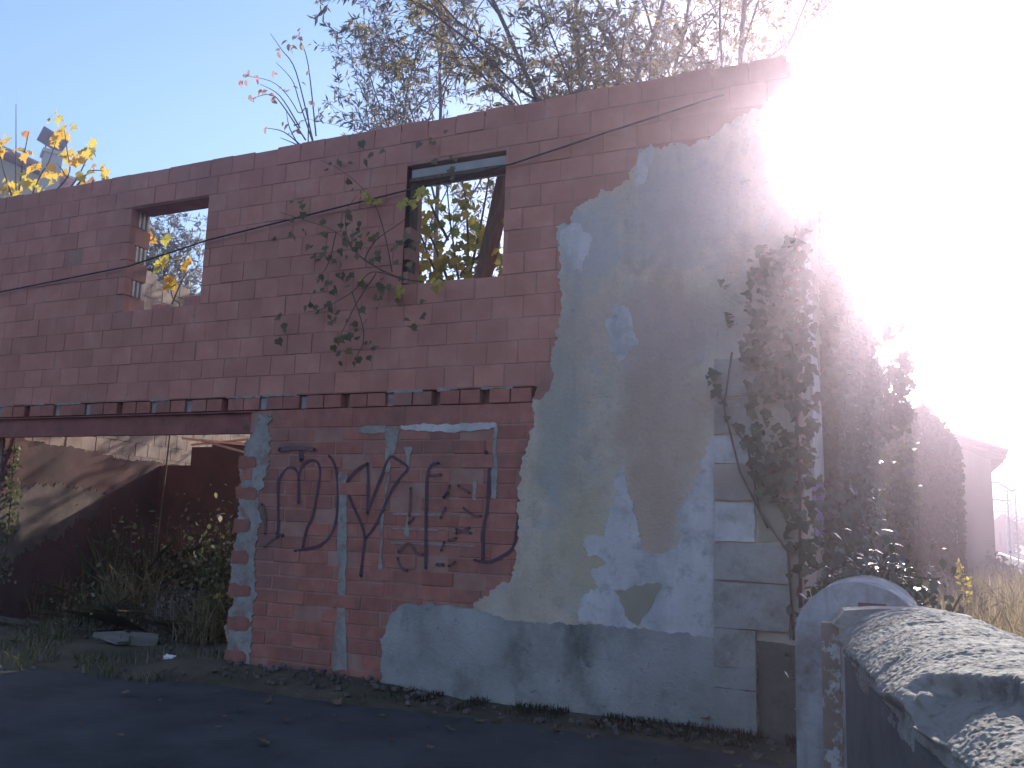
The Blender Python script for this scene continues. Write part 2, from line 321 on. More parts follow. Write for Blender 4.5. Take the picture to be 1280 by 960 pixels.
for x in xs:
    e = -0.62 - (0.5 if x < -5.6 else 0) * min(1, (-5.6 - x) / 1.5 if x < -5.6 else 0)
    e += .12 * noise.noise(Vector((x * .9, 2, 0))) + .06 * noise.noise(Vector((x * 4.1, 5, 0)))
    if x > .6: e -= min(1.8, (x - .6) * 3)
    edge.append(e)
vs = []
for x, e in zip(xs, edge): vs += [(x, -60, -.012), (x, -6, -.012), (x, e - .3, -.012), (x, e, -.02), (x, e + .02, -.05)]
k = 5
road.add(vs, [(i * k + j, (i + 1) * k + j, (i + 1) * k + j + 1, i * k + j + 1) for i in range(len(xs) - 1) for j in range(k - 1)])
o = road.build('road', 'asphalt', recalc=False); o['kind'] = 'structure'
def soilz(x, y):
    n = .05 * noise.noise(Vector((x * 1.2, y * 1.2, 1))) + .03 * noise.noise(Vector((x * 3.5, y * 3.5, 4)))
    e = 0.0
    if y > -.1 and x < 0.2: e = min(.35, .06 + .05 * max(0, y))
    else:
        left = min(1, max(0, (-2.6 - x) / 1.2))
        e = -.03 + .11 * left * min(1, max(0, (y + .9) / .7)) + .02
    e -= .09 * min(1, max(0, (-y - (1.0 if x < -5.4 else .62)) / .35))
    return e + n * .7
sheet('verge', -30, 12, -2.2, 26, -.01, 'soil', 150, 110, soilz)
hb = MB()
hx = np.linspace(-160, 330, 120); hy = np.linspace(0, 1, 10); vs = []
for v in hy:
    for x in hx:
        rg = 6.5 + 8 * max(0, min(1, (x - 22) / 40)) + 2.5 * noise.noise(Vector((x * .02, 1.5, 0))) + 1.6 * noise.noise(Vector((x * .12, 2.5, 0))) + .8 * noise.noise(Vector((x * .5, 2.5, 0)))
        vs.append((x, 115 + 60 * v + 6 * noise.noise(Vector((x * .02, v * 3, 0))), -2 + max(0, rg) * math.sin(v * math.pi / 2)))
n = len(hx); hb.add(vs, [(j * n + i, j * n + i + 1, (j + 1) * n + i + 1, (j + 1) * n + i) for j in range(9) for i in range(n - 1)])
o = hb.build('hills', 'hill', smooth=True, recalc=False); o['kind'] = 'structure'

# ------------------------------------------------------------------ the ruined house
house = empty('ruined_house', (-2.5, 0, 0), 'roofless ruined brick house with graffiti and flaking plaster facing the road', 'house')
house.location = (0, 0, 0)
ROW = .2177; Z1 = 2.84; XL, XR = -13.0, .34
TH = .34
W1 = (-7.40, -6.175, Z1 + 5 * ROW, Z1 + 11 * ROW); W2 = (-3.49, -2.36, Z1 + 5 * ROW - .02, Z1 + 11 * ROW - .03)
DOOR = (-12.4, -5.36, -1, 2.44)
# mortar core of the facade
b = MB(); XC = sorted({XL, XR, W1[0] - .12, W1[1], W2[0], W2[1], DOOR[0], -5.30}); ZC = sorted({-.3, 2.68, 2.838, W1[2], W1[3], W2[2], W2[3], 5.60})
for i in range(len(XC) - 1):
    for j in range(len(ZC) - 1):
        x0, x1, z0, z1 = XC[i], XC[i + 1], ZC[j], ZC[j + 1]; cx, cz = (x0 + x1) / 2, (z0 + z1) / 2
        if (W1[0] - .12 < cx < W1[1] and W1[2] < cz < W1[3]) or (W2[0] < cx < W2[1] and W2[2] < cz < W2[3]): continue
        if cz < 2.68 and DOOR[0] < cx < -5.3: continue
        b.box(x0, x1, .115 if 2.69 < cz < 2.83 else .0055, TH - .012, z0, z1)
b.build('wall_core', 'joint', house)
def course(b, z0, z1, L, off, x0, x1, holes=(), jit=.0025, joint=.010, depth=.1, topj=0, skip=0, ch=.0035):
    x = x0 - off
    while x < x1:
        a0, a1 = max(x, x0), min(x + L - joint, x1); segs = [(a0, a1)]
        for h in holes:
            if z1 > h[2] + .03 and z0 < h[3] - .03:
                ns = []
                for s in segs:
                    if s[1] <= h[0] or s[0] >= h[1]: ns.append(s)
                    else:
                        if s[0] < h[0]: ns.append((s[0], h[0]))
                        if s[1] > h[1]: ns.append((h[1], s[1]))
                segs = ns
        for s0, s1 in segs:
            if s1 - s0 < .03 or random.random() < skip: continue
            y = random.gauss(0, jit); zz = random.gauss(0, .0018)
            b.box(s0, s1, y, depth, z0 + joint * .5 + zz, z1 - joint * .35 + zz + (random.uniform(-topj, topj) if topj else 0), ch=ch)
        x += L * (1 + random.gauss(0, .012))
b = MB()
for k in range(13):
    course(b, Z1 + k * ROW, Z1 + (k + 1) * ROW, .325, .16 * (k % 2) + random.uniform(0, .05), XL, XR, (W1, W2), depth=.1 if k < 12 else TH, topj=.012 if k == 12 else 0)
b.build('upper_wall', 'block', house)
b = MB()                                                 # back face of the upper wall, same blocks seen from inside
for k in range(13):
    x = XL + .1 * (k % 2)
    while x < XR - .3:
        a0, a1 = x, x + .313; z0 = Z1 + k * ROW
        if not any(a1 > h[0] - .14 and a0 < h[1] and z0 + .1 > h[2] and z0 + .1 < h[3] for h in (W1, W2)) and k < 12:
            b.box(a0, a1, TH - .05, TH + random.gauss(0, .003), z0 + .006, z0 + ROW - .006)
        x += .325
b.build('inner_face', 'block', house)
# row of joist pockets over the opening
b = MB(); g = MB(); dk = MB()
JX = [-12.1 + .531 * i for i in range(20)]
for i, x in enumerate(JX):
    wj = .085
    if x + .531 > XR - .1: break
    a0, a1 = x + wj, x + .531
    h = (a0 + a1) / 2
    b.box(a0 + .008, h - .006, random.gauss(0, .004), .12, 2.692, 2.825, ch=.005); b.box(h + .006, a1 - .008, random.gauss(0, .004), .12, 2.692, 2.825, ch=.005)
    if i % 3 in (1, 2) and x < -3.2: g1 = MB(); g1.box(x + .004, x + wj - .004, .012 + random.random() * .02, .12, 2.695, 2.82); g1.build('pocket_infill', 'mortar', house)
    if random.random() < .75: 
        u0 = a0 - random.random() * .1
        u1 = u0 + random.uniform(.25, .5); zz = 2.826 + random.uniform(-.004, .004)
        patch([(u0, zz), (u1, zz), (u1, zz + .022), (u0, zz + .022)], -.005, .04, 'mortar_smear', 'mortar', house, .012, .014, 200 + i)
b.build('joist_course', 'brick', house)
# lower wall: smooth band then small bricks
b = MB()
course(b, 2.485, 2.685, .62, .2, -5.02, XR, jit=.003, ch=.005)
for k in range(20):
    z1 = 2.483 - .138 * k
    course(b, z1 - .138, z1, .34, .17 * (k % 2) + random.uniform(0, .04), -5.36 if k % 2 else -5.08, XR, jit=.004, joint=.014, ch=.005)
b.build('lower_wall', 'brick', house)
# pier of the opening: grey mortar between toothed bricks
patch([(-5.40, .02), (-5.06, .02), (-5.085, .5), (-5.06, .9), (-5.1, 1.5), (-5.05, 2.0), (-5.03, 2.3), (-5.02, 2.66), (-5.19, 2.665), (-5.22, 2.43), (-5.36, 2.33), (-5.38, 1.6), (-5.37, .8)], -.010, .2, 'mortar_patch', 'mortar', house, .05, .014, 3)
for i in range(7):                                        # rounded brick ends showing through the mortar of the pier
    z0 = .06 + .335 * i; xa = -5.41 + random.uniform(0, .02); xb = -5.14 + random.uniform(-.05, .04)
    patch([(xa, z0), (xb - .03, z0 + .004), (xb, z0 + .03), (xb, z0 + .10), (xb - .04, z0 + .13), (xa, z0 + .128)], -.016, .1, 'brick_end', 'brick', house, .016, .014, 60 + i)
W = lambda *ps: [wall2(*p) for p in ps]
sm = [W((424, 590), (434, 590), (433, 700), (432, 770), (434, 838), (416, 838), (422, 770)),
      W((483, 535), (500, 535), (495, 560), (487, 575), (487, 590), (482, 590)),
      W((483, 600), (489, 590), (480, 640), (478, 712), (473, 712), (476, 640)),
      W((500, 531), (620, 529), (621, 534), (560, 541), (500, 537)),
      W((446, 534), (483, 532), (483, 541), (447, 542)),
      W((617, 534), (622, 534), (620, 622), (615, 622)),
      W((505, 559), (516, 559), (513, 570), (511, 590), (508, 570)),
      W((505, 665), (510, 640), (512, 672), (507, 672)), W((590, 600), (597, 600), (596, 625), (591, 625))]
for i, p in enumerate(sm): patch(p, -.007, .03, 'mortar_smear', 'mortar' if i not in (3,) else 'lime', house, .014, .014, 30 + i)
for zz in (1.62, 1.48, 1.345):                            # thick joints where the opening was bricked up
    patch([(-3.45, zz), (-2.55, zz + .006), (-2.55, zz + .02), (-3.45, zz + .018)], -.005, .02, 'mortar_smear', 'mortar', house, .006, .03, int(zz * 100))
# tan render on the right half
main = W((872, 178), (800, 186), (799, 200), (788, 226), (770, 236), (748, 243), (718, 262), (716, 284), (704, 284), (700, 350), (703, 390), (690, 440), (690, 470), (672, 498), (668, 520), (664, 552), (655, 590), (650, 640), (648, 690), (640, 725), (618, 738), (596, 752), (590, 774), (640, 778), (760, 790), (895, 804))
main += [(-.33, .3), (.12, .3), (.34, .3), (.34, 5.2), (.2, 5.25)]
pl = patch(main, -.034, .04, 'plaster', 'plaster', house, .045, .016, 3)
cz = patch(W((703, 290), (722, 278), (745, 300), (730, 345), (712, 330)), -.039, -.02, 'limewash_patch', 'lime', pl, .035, .014, 5)
patch(W((770, 380), (790, 386), (797, 430), (786, 440), (776, 455), (765, 440), (760, 410)), -.040, -.02, 'limewash_patch', 'lime', pl, .03, .014, 6)
patch(W((770, 590), (783, 583), (790, 620), (796, 650), (808, 690), (828, 692), (850, 684), (852, 640), (868, 600), (884, 560), (893, 545), (896, 620), (896, 797), (820, 790), (770, 784), (722, 775), (728, 752), (748, 735), (742, 715), (757, 706), (756, 694), (738, 693), (732, 682), (738, 670), (757, 672), (764, 640)), -.041, -.02, 'limewash_patch', 'lime', pl, .03, .014, 7)
patch(W((768, 735), (795, 732), (827, 730), (812, 765), (800, 782), (788, 776), (775, 752)), -.045, -.03, 'ochre_patch', 'ochre', pl, .02, .014, 8)
patch(W((800, 195), (816, 182), (818, 200), (806, 232), (796, 236), (794, 222)), -.039, -.02, 'limewash_patch', 'lime', pl, .02, .03, 10)
patch(W((668, 500), (680, 470), (690, 456), (696, 468), (688, 488), (676, 500)), -.0365, -.02, 'plaster_hole', 'joint', pl, .012, .02, 12)
# plinth
pt = W((505, 757), (545, 752), (600, 765), (640, 773), (760, 783), (893, 797)) 
pt += [(-.0, .735), (-.0, -.25), (-3.45, -.25), (-3.46, .2)] + W((482, 800), (494, 770))
patch(pt, -.058, .03, 'plinth', 'plinth', house, .025, .018, 14)
patch([(.003, -.25), (.34, -.25), (.335, .7), (.003, .72)], -.044, .03, 'corner_foot', 'foot', house, .01, .04, 15)
# quoin blocks
QX = -.325
for i, (z0, z1, xr, mt, pr) in enumerate([(.012, .34, .0, 'plinth', .082), (.345, .50, .0, 'plinth', .086), (.505, .80, .0, 'stone', .084), (.81, 1.165, .265, 'stone', .09), (1.49, 1.80, .0, 'lime', .060),
                                          (1.82, 2.115, .0, 'brown_render', .064), (2.125, 2.34, .0, 'lime', .055), (2.36, 2.66, -.02, 'stone', .058), (2.68, 3.0, .2, 'stone', .055)]):
    if xr == .265: z1 = 1.165
    patch([(QX, z0), (xr, z0), (xr, z1), (QX, z1)], -pr, -.01, 'quoin', mt, house, .006, .05, 40 + i)
patch([(QX, 1.185), (.265, 1.175), (.265, 1.47), (QX, 1.475)], -.088, -.01, 'quoin', 'stone', house, .006, .05, 60)
patch([(.02, 1.49), (.26, 1.49), (.25, 2.1), (.02, 2.1)], -.05, -.01, 'quoin_side', 'ochre', house, .02, .05, 61)
# red steel beam: channel section
b = MB(); b.box(-12.6, -5.2, .055, .067, 2.452, 2.668); b.box(-12.6, -5.2, .0, .055, 2.44, 2.452); b.box(-12.6, -5.2, .0, .055, 2.668, 2.68)
b.box(-12.6, -5.2, .18, .26, 2.46, 2.66)
b.build('steel_beam', 'steel', house)
# left window: hollow blocks on edge in a splayed jamb
win = MB(); win.box(W1[0] - .02, W1[1], .02, TH - .02, W1[3] - .012, W1[3] + .0)
wo = win.build('window', 'joint', house)
b = MB(); b2 = MB()
def jamb_x(y): return W1[0] - .08 * y
for r in range(6):
    z0 = W1[2] + r * ROW; z1 = z0 + ROW
    if r % 2 == 1:
        for q in range(5):
            y0 = .004 + q * .068
            xf = jamb_x(y0 + .02)
            vsq = [(xf, y0), (xf - .08 * .03, y0 + .03), (xf - .10, y0 + .03), (xf - .10, y0)]
            b.add([(x, y, z0 + .012) for x, y in vsq] + [(x, y, z1 - .012) for x, y in vsq], [(0, 1, 2, 3), (4, 5, 6, 7), (0, 1, 5, 4), (1, 2, 6, 5), (2, 3, 7, 6), (3, 0, 4, 7)])
        b.build('block_ribs', 'palewood_litrib', wo); b = MB()  # pale wood tone on the block ribs stands in for sun catching them
        b2.add([(W1[0] - .06, .0, z0), (W1[0] - .09, TH, z0), (W1[0] - .09, TH, z1), (W1[0] - .06, .0, z1)], [(0, 1, 2, 3)])
    else:
        n0 = [(jamb_x(0), .002), (jamb_x(TH), TH), (jamb_x(TH) - .1, TH), (W1[0] - .12, .002)]
        b2.add([(x + random.gauss(0, .006), y, z0 + .004) for x, y in n0] + [(x + random.gauss(0, .006), y, z1 - .004) for x, y in n0], [(0, 1, 2, 3), (4, 5, 6, 7), (0, 1, 5, 4), (1, 2, 6, 5), (2, 3, 7, 6), (3, 0, 4, 7)])
b2.build('jamb', 'joint', wo)
w2o = MB(); w2o.box(W2[0], W2[0] + .05, .09, .17, W2[2], W2[3] - .14); w2o.box(W2[1] - .03, W2[1], .12, .18, W2[2], W2[3] - .14)
w2o.box(W2[0], W2[1], .05, .2, W2[3] - .16, W2[3] - .125)
w2o = w2o.build('window', 'timber', house)
b = MB(); b.box(W2[0] + .03, W2[1], .05, TH - .02, W2[3] - .122, W2[3] - .035); b.build('lintel', 'lintel', w2o)
for (x, z) in ((-3.49, 3.95), (-3.49, 4.2), (-3.49, 4.42)):
    b = MB(); b.box(x, x + .06, .02, .2, z, z + .12); b.build('jamb', 'joint', w2o)
# graffiti
def ribbon(b, pts, wd, y=-.0075, tint=None):
    P = [Vector(p) for p in pts]
    # Catmull-Rom resample
    Q = []
    for i in range(len(P) - 1):
        p0, p1, p2, p3 = P[max(i - 1, 0)], P[i], P[i + 1], P[min(i + 2, len(P) - 1)]
        for k in range(6):
            t = k / 6; Q.append(.5 * ((2 * p1) + (p2 - p0) * t + (2 * p0 - 5 * p1 + 4 * p2 - p3) * t * t + (3 * p1 - p0 - 3 * p2 + p3) * t ** 3))
    Q.append(P[-1]); vs = []
    for i, q in enumerate(Q):
        d = Q[min(i + 1, len(Q) - 1)] - Q[max(i - 1, 0)]; d = d.normalized() if d.length > 1e-6 else Vector((1, 0)); nn = Vector((-d.y, d.x))
        ww = wd * (.5 + .22 * noise.noise(Vector((q.x * 6, q.y * 6, 2))) + .1 * noise.noise(Vector((q.x * 40, q.y * 40, 9))))
        a, c = q + nn * ww, q - nn * ww; vs += [(a.x, y, a.y), (c.x, y, c.y)]
    b.add(vs, [(2 * i, 2 * i + 1, 2 * i + 3, 2 * i + 2) for i in range(len(Q) - 1)])
    for q in (Q[0], Q[-1]):
        b.add([(q.x + math.cos(a) * wd * .48, y, q.y + math.sin(a) * wd * .48) for a in np.linspace(0, 6.28, 9)[:-1]], [tuple(range(8))])
Z8 = lambda *ps: [wall2(320 + x / 5.333, 540 + y / 5.333) for x, y in ps]
Z7 = lambda *ps: [wall2(280 + x / 3.2, 460 + y / 3.2) for x, y in ps]
b = MB(); wd = .030
ribbon(b, Z8((185, 690), (140, 680), (150, 630), (150, 360), (172, 290), (215, 240), (262, 246), (285, 300), (285, 470)), wd, -.0075)
ribbon(b, Z8((285, 320), (310, 230), (360, 190), (410, 200), (430, 260), (415, 380), (380, 560), (340, 650), (315, 770)), wd, -.0078)
ribbon(b, Z8((262, 792), (330, 780), (420, 760), (490, 700), (535, 600), (548, 450), (540, 280), (520, 200), (490, 160)), wd * .9, -.0081)
ribbon(b, Z8((300, 110), (306, 190)), wd * 1.6, -.0084)
b.build('graffiti_letter', 'paint', house)
b = MB()
ribbon(b, Z8((745, 210), (680, 250), (625, 310), (610, 370), (640, 470), (700, 600), (727, 700), (715, 820), (700, 960)), wd, -.0075)
ribbon(b, Z8((745, 210), (750, 330), (747, 430), (745, 540)), wd * 1.1, -.0078)
ribbon(b, Z8((745, 540), (790, 420), (840, 290), (880, 190), (905, 165), (940, 180), (1000, 220), (1012, 250), (960, 310), (900, 400), (840, 540), (780, 650), (735, 705)), wd * .95, -.0081)
b.build('graffiti_heart', 'paint', house)
b = MB(); ribbon(b, Z7((860, 380), (828, 392), (813, 450), (810, 600), (808, 800)), wd, -.0075); b.build('graffiti_letter', 'paint', house)
b = MB(); ribbon(b, Z7((1050, 335), (1062, 400), (1055, 560), (1040, 640), (1037, 770)), wd * 1.15, -.0086)
ribbon(b, Z7((1003, 768), (1060, 775), (1120, 750), (1160, 710), (1178, 600), (1186, 480)), wd * .9, -.0089); b.build('graffiti_letter', 'paint', house)
yy = -.0092
for i, s in enumerate([Z7((700, 735), (740, 700), (772, 740), (800, 745)), Z7((697, 760), (712, 798), (735, 810)), Z7((748, 480), (744, 590)), Z7((888, 558), (868, 600)), Z7((852, 786), (880, 786)), Z7((900, 792), (926, 776)), Z7((882, 695), (870, 730)),
          Z7((900, 690), (932, 680)), Z7((930, 645), (990, 660)), Z7((960, 560), (1000, 590), (1030, 592)), Z7((820, 430), (870, 426)), Z7((740, 620), (760, 600)), Z7((900, 500), (880, 520), (905, 470)), Z7((940, 470), (985, 500)), Z7((930, 660), (985, 640))]):
    b = MB(); ribbon(b, s, wd * .9, yy - .0002 * i); b.build('graffiti_scribble', 'oldpaint', house)
for i, s_ in enumerate((Z8((45, 480), (65, 560), (66, 680)), Z8((150, 695), (105, 725), (60, 765)), Z8((160, 118), (280, 105), (400, 118)))):
    b = MB(); ribbon(b, s_, wd * (1, .9, 1.5)[i], -.017 - .0002 * i); b.build('graffiti_smear', 'oldpaint', house)
# side, rear and inner walls
b = MB(); b.box(XR - .30, XR, TH, 9.2, -.2, 5.45); sw = b.build('side_wall', 'brown_render', house)
q = lambda *ps: [(atx(x, y, .36)[1], atx(x, y, .36)[2]) for x, y in ps]
patch(q((1012, 300), (1016, 400), (1024, 480), (1029, 560), (1030, 602), (1023, 595), (1018, 606), (1016, 560), (1017, 500), (1013, 440), (1010, 380), (1008, 300)), .3425 + .02, .33, 'limewash_patch', 'lime', sw, .03, .05, 70, plane='X')
patch(q((1018, 606), (1023, 596), (1031, 604), (1033, 668), (1022, 672)), .3475, .33, 'purple_patch', 'purple', sw, .03, .05, 71, plane='X')
LW0, LW1 = Vector((-9.72, TH)), Vector((-11.3, 7.4)); ld = (LW1 - LW0).normalized(); lang = math.atan2(ld.y, ld.x)
b = MB(); rot = Matrix.Rotation(lang, 3, 'Z'); Lw = (LW1 - LW0).length
for k in range(25):                                       # inner left wall, built of paler blocks
    x = -.16 * (k % 2)
    while x < Lw:
        a0, a1 = max(0, x), min(Lw, x + .31)
        if a1 - a0 > .05 and not (k == 24 and random.random() < .4):
            cx = (a0 + a1) / 2; c = LW0 + ld * cx
            b.obox((c.x - .1 + random.gauss(0, .003), c.y, .02 + k * .22 + .11), a1 - a0, .22, .212, rot)
        x += .325
b.build('inner_wall', 'paleblock', house)
b = MB(); c = LW0 + ld * (Lw / 2); b.obox((c.x - .1, c.y, 2.7), Lw, .2, 5.4, rot); b.build('inner_core', 'mortar', house)
ln = Vector((ld.y, -ld.x))
def PL(p, y): q = LW0 + ld * p[0] + ln * y; return (q.x, q.y, p[1])
def atL(px, py):
    d = ray(px, py); num = (LW0.x - CAM[0]) * ln.x + (LW0.y - CAM[1]) * ln.y; t = num / (d[0] * ln.x + d[1] * ln.y); p = CAM + t * d
    return ((p[0] - LW0.x) * ld.x + (p[1] - LW0.y) * ld.y, p[2])
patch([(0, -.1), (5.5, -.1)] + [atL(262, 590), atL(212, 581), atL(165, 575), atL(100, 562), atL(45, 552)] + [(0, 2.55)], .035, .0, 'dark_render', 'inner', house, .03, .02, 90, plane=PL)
patch([atL(-30, 690), atL(-20, 620), atL(20, 612), atL(60, 609), atL(100, 614), atL(132, 618), atL(120, 640), atL(75, 668), atL(30, 690), atL(0, 705)], .045, .02, 'sunlit_plaster_patch', 'foot', house, .09, .015, 91, plane=PL)  # pale plaster outlined to the sunlit band, its light put into the colour
rw = MB()
def rwall(x0, x1, z0, z1):
    n = max(1, int((x1 - x0) / .4))
    for i in range(n):
        a = x0 + (x1 - x0) * i / n; c = x0 + (x1 - x0) * (i + 1) / n
        rw.box(a, c, 3.7, 3.92, z0, z1 + random.uniform(-.1, .06))
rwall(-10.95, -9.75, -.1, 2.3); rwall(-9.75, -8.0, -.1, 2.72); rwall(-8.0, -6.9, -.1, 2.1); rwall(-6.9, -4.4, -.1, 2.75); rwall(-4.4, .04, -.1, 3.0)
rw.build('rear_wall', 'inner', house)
for p_, q_, w_ in ((at(228, 548, 1.5), at(312, 556, 1.9), .03), (at(240, 556, 1.6), at(310, 549, 1.4), .025), (at(250, 550, 1.2), at(308, 566, 1.8), .03)):
    b = MB(); b.bar(p_, q_, w_); b.build('roof_lath', 'palewood_litrib', house)

# ------------------------------------------------------------------ things on the ruin
def rock(name, mat, c, size, rot, label, cat, group=None, rough=.12, seed=0):
    bm = bmesh.new(); bmesh.ops.create_cube(bm, size=1); bmesh.ops.subdivide_edges(bm, edges=bm.edges, cuts=2, use_grid_fill=True)
    for v in bm.verts:
        n = noise.noise_vector(v.co * 2.3 + Vector((seed, 0, 0))); v.co += n * rough
        v.co = Vector((v.co.x * size[0], v.co.y * size[1], v.co.z * size[2]))
    me = bpy.data.meshes.new(name); bm.to_mesh(me); bm.free(); me.materials.append(M[mat])
    o = bpy.data.objects.new(name, me); col.objects.link(o); o.location = c; o.rotation_euler = rot
    return tag(o, label, cat, group)
def brick_thing(c, s, rz_, label):
    b = MB(); b.box(-s[0] / 2, s[0] / 2, -s[1] / 2, s[1] / 2, 0, s[2], ch=.006)
    for i in range(3):
        x = -s[0] * .3 + i * s[0] * .3; b.box(x - .018, x + .018, -s[1] / 2 - .002, -s[1] / 2 + .01, s[2] * .25, s[2] * .75, tint=0)
    o = b.build('loose_brick', 'block'); o.location = c; o.rotation_euler = (0, 0, rz_); tag(o, label, 'brick', 'loose bricks on the window sill')
brick_thing((-6.40, .15, W1[2] + .002), (.24, .13, .135), .06, 'larger loose brick on the left window sill, at its right end')
brick_thing((-6.98, .16, W1[2] + .002), (.12, .10, .085), -.1, 'small broken brick lying near the splayed jamb on the left window sill')
b = MB(); p0, p1 = at(642, 178, .62), at(583, 440, .75); b.bar(p0, p1, .17, .1); o = b.build('timber', 'timber')
tag(o, 'dark old timber leaning upright just inside the right window opening', 'timber')
b = MB(); pts = [at(-60, 372, -.06), at(0, 365, -.06), at(160, 333, -.06), at(260, 300, -.06), at(400, 265, -.06), at(640, 205, -.06), at(760, 165, -.06), at(905, 118, -.06)]
Q = []
for i in range(len(pts) - 1):
    for k in range(6): Q.append(pts[i] + (pts[i + 1] - pts[i]) * k / 6)
Q.append(pts[-1])
b.tube([Q[max(0, i - 0)] for i in range(len(Q))], .0095, 5); o = b.build('cable', 'cable', smooth=True); tag(o, 'thin black cable sagging across the upper brick facade', 'cable')
for i, (a, c, lb) in enumerate([((905, 82), (962, 96), 'topmost broken lath jutting from the right end of the wall top'), ((910, 92), (955, 108), 'lower broken lath jutting from the right end of the wall top')]):
    b = MB(); b.bar(at(*a, .1), at(*c, .3), .03, .02); o = b.build('broken_lath', 'palewood_litrib'); tag(o, lb, 'lath', 'broken laths on the wall top')

# ------------------------------------------------------------------ plants
class Grow:
    def __init__(s, seed): s.r = random.Random(seed); s.b = MB(); s.lp = []; s.ld = []
    def branch(s, p, d, L, r0, lvl, cfg):
        r = s.r; n = max(4, int(L / cfg.get('seg', .35))); pts = [Vector(p)]; d = Vector(d).normalized(); st = L / n
        wob = cfg['wob'][lvl]; up = cfg['up'][lvl]
        for i in range(n):
            d = (d + Vector((r.gauss(0, wob), r.gauss(0, wob), r.gauss(0, wob) + up))).normalized(); pts.append(pts[-1] + d * st)
        end = cfg.get('tip', .25); rad = [max(cfg.get('minr', .003), r0 * (1 - (1 - end) * i / n)) for i in range(n + 1)]
        s.b.tube(pts, rad, 7 if lvl == 0 else (5 if lvl == 1 else 3), tint=.5)
        if lvl < cfg['levels'] - 1:
            k = cfg['n'][lvl]; s0 = cfg['start'][lvl]
            for j in range(k):
                t = s0 + (1 - s0) * (j + r.random()) / k; f = t * n; i = min(n - 1, int(f)); q = pts[i].lerp(pts[i + 1], f - i)
                dd = (pts[i + 1] - pts[i]).normalized(); a = dd.orthogonal().normalized(); a.rotate(Matrix.Rotation(r.random() * 6.283, 3, dd))
                an = R(cfg['ang'][lvl] * r.uniform(.7, 1.25)); nd = dd * math.cos(an) + a * math.sin(an)
                s.branch(q, nd, L * cfg['len'][lvl] * r.uniform(.6, 1.15) * (1 - .45 * t), r0 * (1 - .7 * t) * .55, lvl + 1, cfg)
        if lvl >= cfg['leaflvl']:
            m = max(1, int(L * cfg['dens'] * r.uniform(.5, 1.4)))
            for j in range(m):
                t = r.uniform(cfg.get('leaf0', .15), 1.02); f = min(t, 1) * n; i = min(n - 1, int(f)); q = pts[i].lerp(pts[i + 1], f - i)
                dd = (pts[i + 1] - pts[i]).normalized(); v = Vector((r.gauss(0, 1), r.gauss(0, 1), r.gauss(0, 1))).normalized()
                s.lp.append(q); s.ld.append(dd * cfg.get('fwd', .7) + v * .75 + Vector((0, 0, cfg.get('droop', -.25))))
def tree(name, label, cat, base, stems, cfg, leafm, size, shape, seed, group=None, barkm='bark', tintf=None):
    g = Grow(seed); rt = empty(name, base, label, cat, group)
    for (dx, dy, dirv, L, r0) in stems: g.branch((dx, dy, -.05), dirv, L, r0, 0, cfg)
    g.b.build('trunk', barkm, rt, smooth=True, recalc=False)
    n = len(g.lp); rg = np.random.default_rng(seed)
    P = np.array([tuple(v) for v in g.lp]); D = np.array([tuple(v) for v in g.ld])
    t = rg.beta(1.6, 2.0, n)
    # clumps: neighbouring leaves turn together
    cl = np.array([noise.noise(Vector(p) * .9 + Vector((seed, 0, 0))) for p in P]) if n else np.zeros(0)
    t = np.clip(t + cl * .45, 0, 1)
    leaves('crown', leafm, rt, P, D, size * rg.uniform(.6, 1.25, n), shape, tint=t if tintf is None else tintf(P, t), seed=seed)
    return rt, n
WIL = dict(levels=4, n=[14, 9, 7], start=[.3, .12, .1], ang=[36, 44, 44], len=[.46, .48, .48], wob=[.06, .09, .12, .16], up=[.03, .05, .03, -.01], dens=36, leaflvl=3, seg=.4, minr=.004)
SPARSE = dict(WIL, n=[14, 10, 7], dens=32)
BARE = dict(WIL, n=[13, 9, 6], dens=26)
rep = []
GT = 'willows growing behind the roofless facade'
tree('willow_tree', 'thin grey-leaved willow leaning left behind the wall, left edge of the trees', 'tree', (-6.5, 5.4, 0),
     [(0, 0, (-.12, 0, 1), 11.0, .06), (.6, .3, (-.02, .05, 1), 12.5, .07)], BARE, 'greywillow', .14, DIAMOND, 11, GT)
tree('willow_tree', 'dense olive willow rising above the right window behind the wall', 'tree', (-4.6, 6.6, 0),
     [(0, 0, (-.12, .05, 1), 13.0, .09), (.4, .2, (.02, -.03, 1), 13.5, .10), (.9, .5, (.14, .05, 1), 13.0, .09)], WIL, 'willow', .15, DIAMOND, 12, GT)
tree('willow_tree', 'olive-yellow willow between the right window and the sun, behind the wall', 'tree', (-2.3, 7.0, 0),
     [(0, 0, (-.08, 0, 1), 13.5, .09), (.6, .2, (.08, .05, 1), 13.0, .08)], SPARSE, 'willow', .145, DIAMOND, 13, GT)
tree('slender_tree', 'slender bare-stemmed tree above the right end of the wall, beside the sun', 'tree', (-1.3, 5.6, 0),
     [(0, 0, (-.02, 0, 1), 11.5, .10)], dict(SPARSE, start=[.5, .2, .1], n=[8, 6, 5]), 'willow', .145, DIAMOND, 14, None)
tree('willow_tree', 'dark willow thicket seen through the left window beyond the inner wall', 'tree', (-13.8, 8.2, 0),
     [(0, 0, (-.1, 0, 1), 8.0, .10), (1.0, .3, (.15, .05, 1), 8.4, .10), (2.0, .4, (.2, 0, 1), 7.6, .09), (-1.2, .4, (-.1, 0, 1), 7.6, .09)], WIL, 'greywillow', .15, DIAMOND, 15, GT)

